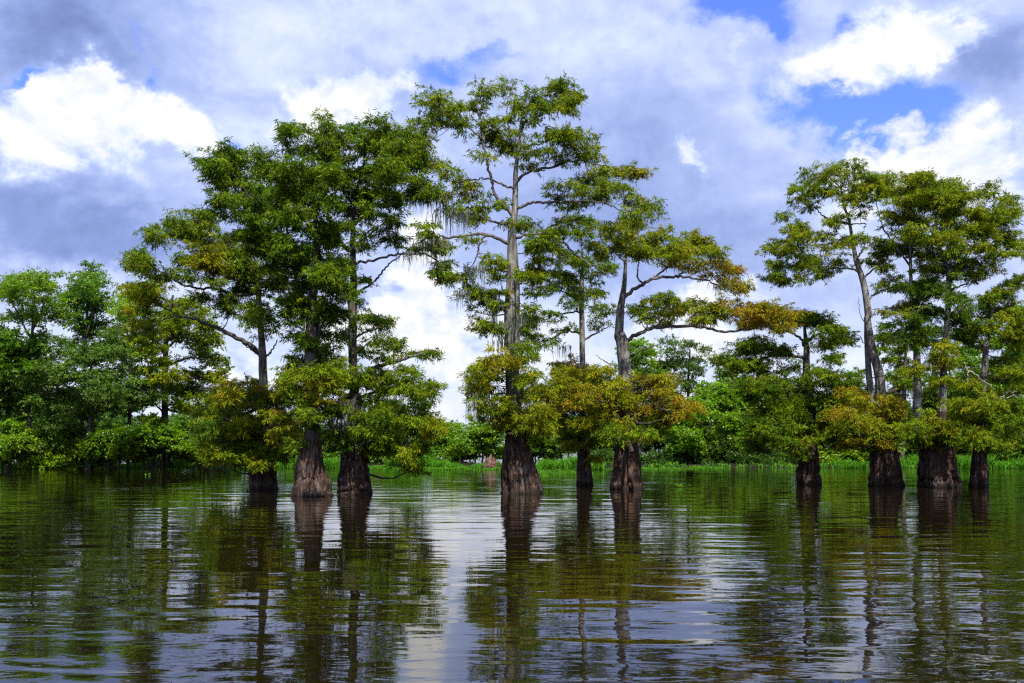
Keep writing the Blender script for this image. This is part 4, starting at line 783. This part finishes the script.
def world():
    w = bpy.data.worlds.new('World'); scene.world = w; w.use_nodes = True
    nt = w.node_tree; N = nt.nodes; L = nt.links; N.clear()
    sky = N.new('ShaderNodeTexSky'); sky.sky_type = 'NISHITA'; sky.sun_disc = False; sky.sun_elevation = SUN_EL; sky.sun_rotation = SUN_AZ
    sky.air_density = 1.0; sky.dust_density = .3; sky.ozone_density = 2.5
    tc = N.new('ShaderNodeTexCoord'); D = tc.outputs['Generated']
    sep = N.new('ShaderNodeSeparateXYZ'); L.new(D, sep.inputs[0])
    def m(op, a, b=None, c=None):
        q = N.new('ShaderNodeMath'); q.operation = op
        for i, v in enumerate((a, b, c)):
            if v is None: continue
            if isinstance(v, (int, float)): q.inputs[i].default_value = v
            else: L.new(v, q.inputs[i])
        return q.outputs[0]
    yy = m('MAXIMUM', sep.outputs[1], .05)
    U = m('MULTIPLY_ADD', m('DIVIDE', sep.outputs[0], yy), 9.956, 5.12)        # hundreds of pixels
    Vv = m('MULTIPLY_ADD', m('DIVIDE', sep.outputs[2], yy), -9.956, 4.42)
    def vec(scale, off): 
        q = N.new('ShaderNodeMapping'); q.inputs['Scale'].default_value = scale; q.inputs['Location'].default_value = off; L.new(D, q.inputs[0]); return q.outputs[0]
    def noise(v, sc, det, rough=.5, dist=0.):
        n = N.new('ShaderNodeTexNoise'); n.inputs['Scale'].default_value = sc; n.inputs['Detail'].default_value = det; n.inputs['Roughness'].default_value = rough; n.inputs['Distortion'].default_value = dist
        L.new(v, n.inputs['Vector']); return n.outputs[0], n.outputs[1]
    vb = vec((1, 1, 1.35), (0, 0, 0))
    _, wc = noise(vb, 7.5, 9, .62)
    ws = N.new('ShaderNodeSeparateColor'); L.new(wc, ws.inputs[0])
    WA = 1.9
    U2 = m('ADD', U, m('MULTIPLY', m('SUBTRACT', ws.outputs[0], .5), WA)); V2 = m('ADD', Vv, m('MULTIPLY', m('SUBTRACT', ws.outputs[1], .5), WA))
    def gs(lst, U=U2, V=V2):
        tot = None
        for (x, y, a, b, k) in lst:
            dx = m('MULTIPLY', m('SUBTRACT', U, x / 100), 100 / a); dy = m('MULTIPLY', m('SUBTRACT', V, y / 100), 100 / b)
            e = m('MULTIPLY', m('EXPONENT', m('MULTIPLY', m('MULTIPLY_ADD', dx, dx, m('MULTIPLY', dy, dy)), -1.0)), k)
            tot = e if tot is None else m('ADD', tot, e)
        return tot
    def smooth(x, a, b):
        q = N.new('ShaderNodeMapRange'); q.interpolation_type = 'SMOOTHSTEP'; q.inputs[1].default_value = a; q.inputs[2].default_value = b; L.new(x, q.inputs[0]); return q.outputs[0]
    billow, _ = noise(vb, 13, 9, .60, .25)
    shift, _ = noise(vec((1, 1, 1.35), (-.006, 0, -.016)), 13, 9, .60, .25)       # the same field a step towards the light
    relief = m('SUBTRACT', billow, shift)
    soft, _ = noise(vec((1, 1, 2.2), (5, 2, 1)), 4.5, 5, .5)
    fb = m('SUBTRACT', billow, .5); fs = m('SUBTRACT', soft, .5)
    # holes of blue
    hole = gs([(750, 10, 60, 40, 1.5), (785, 40, 20, 18, .8), (885, 118, 95, 30, 1.5), (820, 112, 40, 30, .5), (146, 78, 16, 16, .95), (228, 136, 22, 18, .7), (432, 62, 50, 22, .9), (140, 40, 14, 20, .5), (28, 84, 40, 9, .8), (415, 100, 24, 20, .4), (500, 45, 34, 12, .45), (610, 30, 16, 18, .3), (855, 18, 14, 26, .8)])
    back = smooth(sep.outputs[1], .55, .2)
    hole = m('ADD', hole, m('MULTIPLY', back, m('MULTIPLY', fs, 4.0)))
    hm = smooth(m('ADD', hole, m('MULTIPLY', fb, 1.9)), .22, 1.05)
    # soft layer brightness
    soft_l = gs([(60, 35, 110, 55, -.42), (20, 10, 60, 40, -.1), (100, 245, 150, 36, -.34), (20, 210, 60, 40, -.12), (620, 220, 140, 90, -.24), (1000, 70, 60, 42, -.34), (640, 130, 60, 60, -.05), (250, 30, 80, 40, .08), (240, 100, 50, 40, .05),
                 (560, 20, 120, 30, .08), (660, 60, 60, 40, .05), (740, 250, 50, 50, -.10), (560, 330, 300, 60, .05), (455, 350, 80, 60, .10), (120, 275, 140, 18, .20), (512, 400, 700, 70, .14)])
    base = m('ADD', m('MULTIPLY_ADD', fs, .20, .645), soft_l)
    base = m('ADD', base, m('MULTIPLY', fb, .10))
    base = m('ADD', base, m('MULTIPLY', relief, .45))
    # cumulus: hard-edged bright heads
    cum = gs([(60, 118, 80, 44, 1.1), (135, 125, 60, 46, 1.15), (20, 190, 60, 40, .45), (110, 190, 80, 40, .5), (175, 140, 34, 26, .8), (30, 130, 50, 40, .5), (290, 95, 60, 40, .35), (385, 85, 52, 34, 1.0), (330, 95, 50, 36, .75), (300, 50, 34, 22, .3), (420, 300, 44, 70, 1.1), (440, 250, 34, 50, .8), (400, 350, 60, 50, .5), (235, 355, 60, 40, 1.0), (330, 340, 60, 50, .6), (130, 280, 60, 18, .5),
              (900, 45, 70, 40, 1.05), (960, 25, 60, 36, .8), (830, 80, 40, 18, .8), (752, 58, 24, 30, .75), (985, 145, 90, 40, 1.1), (900, 170, 80, 34, .95), (960, 200, 90, 40, .5), (850, 75, 60, 24, .5), (840, 155, 26, 16, .7), (700, 158, 18, 16, .6), (715, 172, 24, 16, .4), (700, 300, 60, 30, .7), (720, 350, 60, 50, .8), (560, 130, 30, 30, .25), (640, 300, 40, 40, .4), (790, 215, 16, 14, .6), (700, 15, 20, 14, .4), (850, 5, 30, 20, .5), (585, 355, 70, 40, .6)])
    cf = m('ADD', cum, m('MULTIPLY', fb, 1.5))
    cm = smooth(cf, .40, 1.0)
    cb = m('ADD', m('MULTIPLY_ADD', smooth(cf, .45, 1.15), .22, .70), m('MULTIPLY', relief, 1.3))
    mx = N.new('ShaderNodeMix'); mx.data_type = 'FLOAT'; L.new(cm, mx.inputs[0]); L.new(base, mx.inputs[2]); L.new(cb, mx.inputs[3])
    lum = mx.outputs[0]
    cc = ramp(N, L, lum, [(.12, (.185, .255, .52)), (.35, (.30, .40, .78)), (.58, (.49, .60, .98)), (.76, (.76, .85, 1.08)), (.92, (.99, 1.0, 1.06)), (1, (1.06, 1.06, 1.06))])
    # blue sky behind
    sm = N.new('ShaderNodeMix'); sm.data_type = 'RGBA'; sm.blend_type = 'MULTIPLY'; sm.inputs[0].default_value = 1; L.new(sky.outputs[0], sm.inputs[6]); sm.inputs[7].default_value = (.78, .92, 1.72, 1)
    # clouds carry the inverse of the background strength so that they end near white
    K = .10
    cs = N.new('ShaderNodeMix'); cs.data_type = 'RGBA'; cs.blend_type = 'MULTIPLY'; cs.inputs[0].default_value = 1; L.new(cc, cs.inputs[6]); g_ = CLOUD / K; cs.inputs[7].default_value = (g_, g_, g_, 1)
    fin = N.new('ShaderNodeMix'); fin.data_type = 'RGBA'; L.new(hm, fin.inputs[0]); L.new(cs.outputs[2], fin.inputs[6]); L.new(sm.outputs[2], fin.inputs[7])
    bg = N.new('ShaderNodeBackground'); bg.inputs[1].default_value = K; L.new(fin.outputs[2], bg.inputs[0])
    o = N.new('ShaderNodeOutputWorld'); L.new(bg.outputs[0], o.inputs[0])
    w.cycles.sampling_method = 'MANUAL'; w.cycles.sample_map_resolution = 512
CLOUD = .66
world()
scene.view_settings.view_transform = 'Standard'; scene.view_settings.look = 'None'; scene.view_settings.exposure = .62; scene.view_settings.gamma = 1
scene.cycles.max_bounces = 8; scene.cycles.transparent_max_bounces = 4; scene.cycles.use_denoising = False; scene.cycles.pixel_filter_type = 'BLACKMAN_HARRIS'; scene.cycles.filter_width = 1.25
scene.cycles.caustics_reflective = False; scene.cycles.caustics_refractive = False
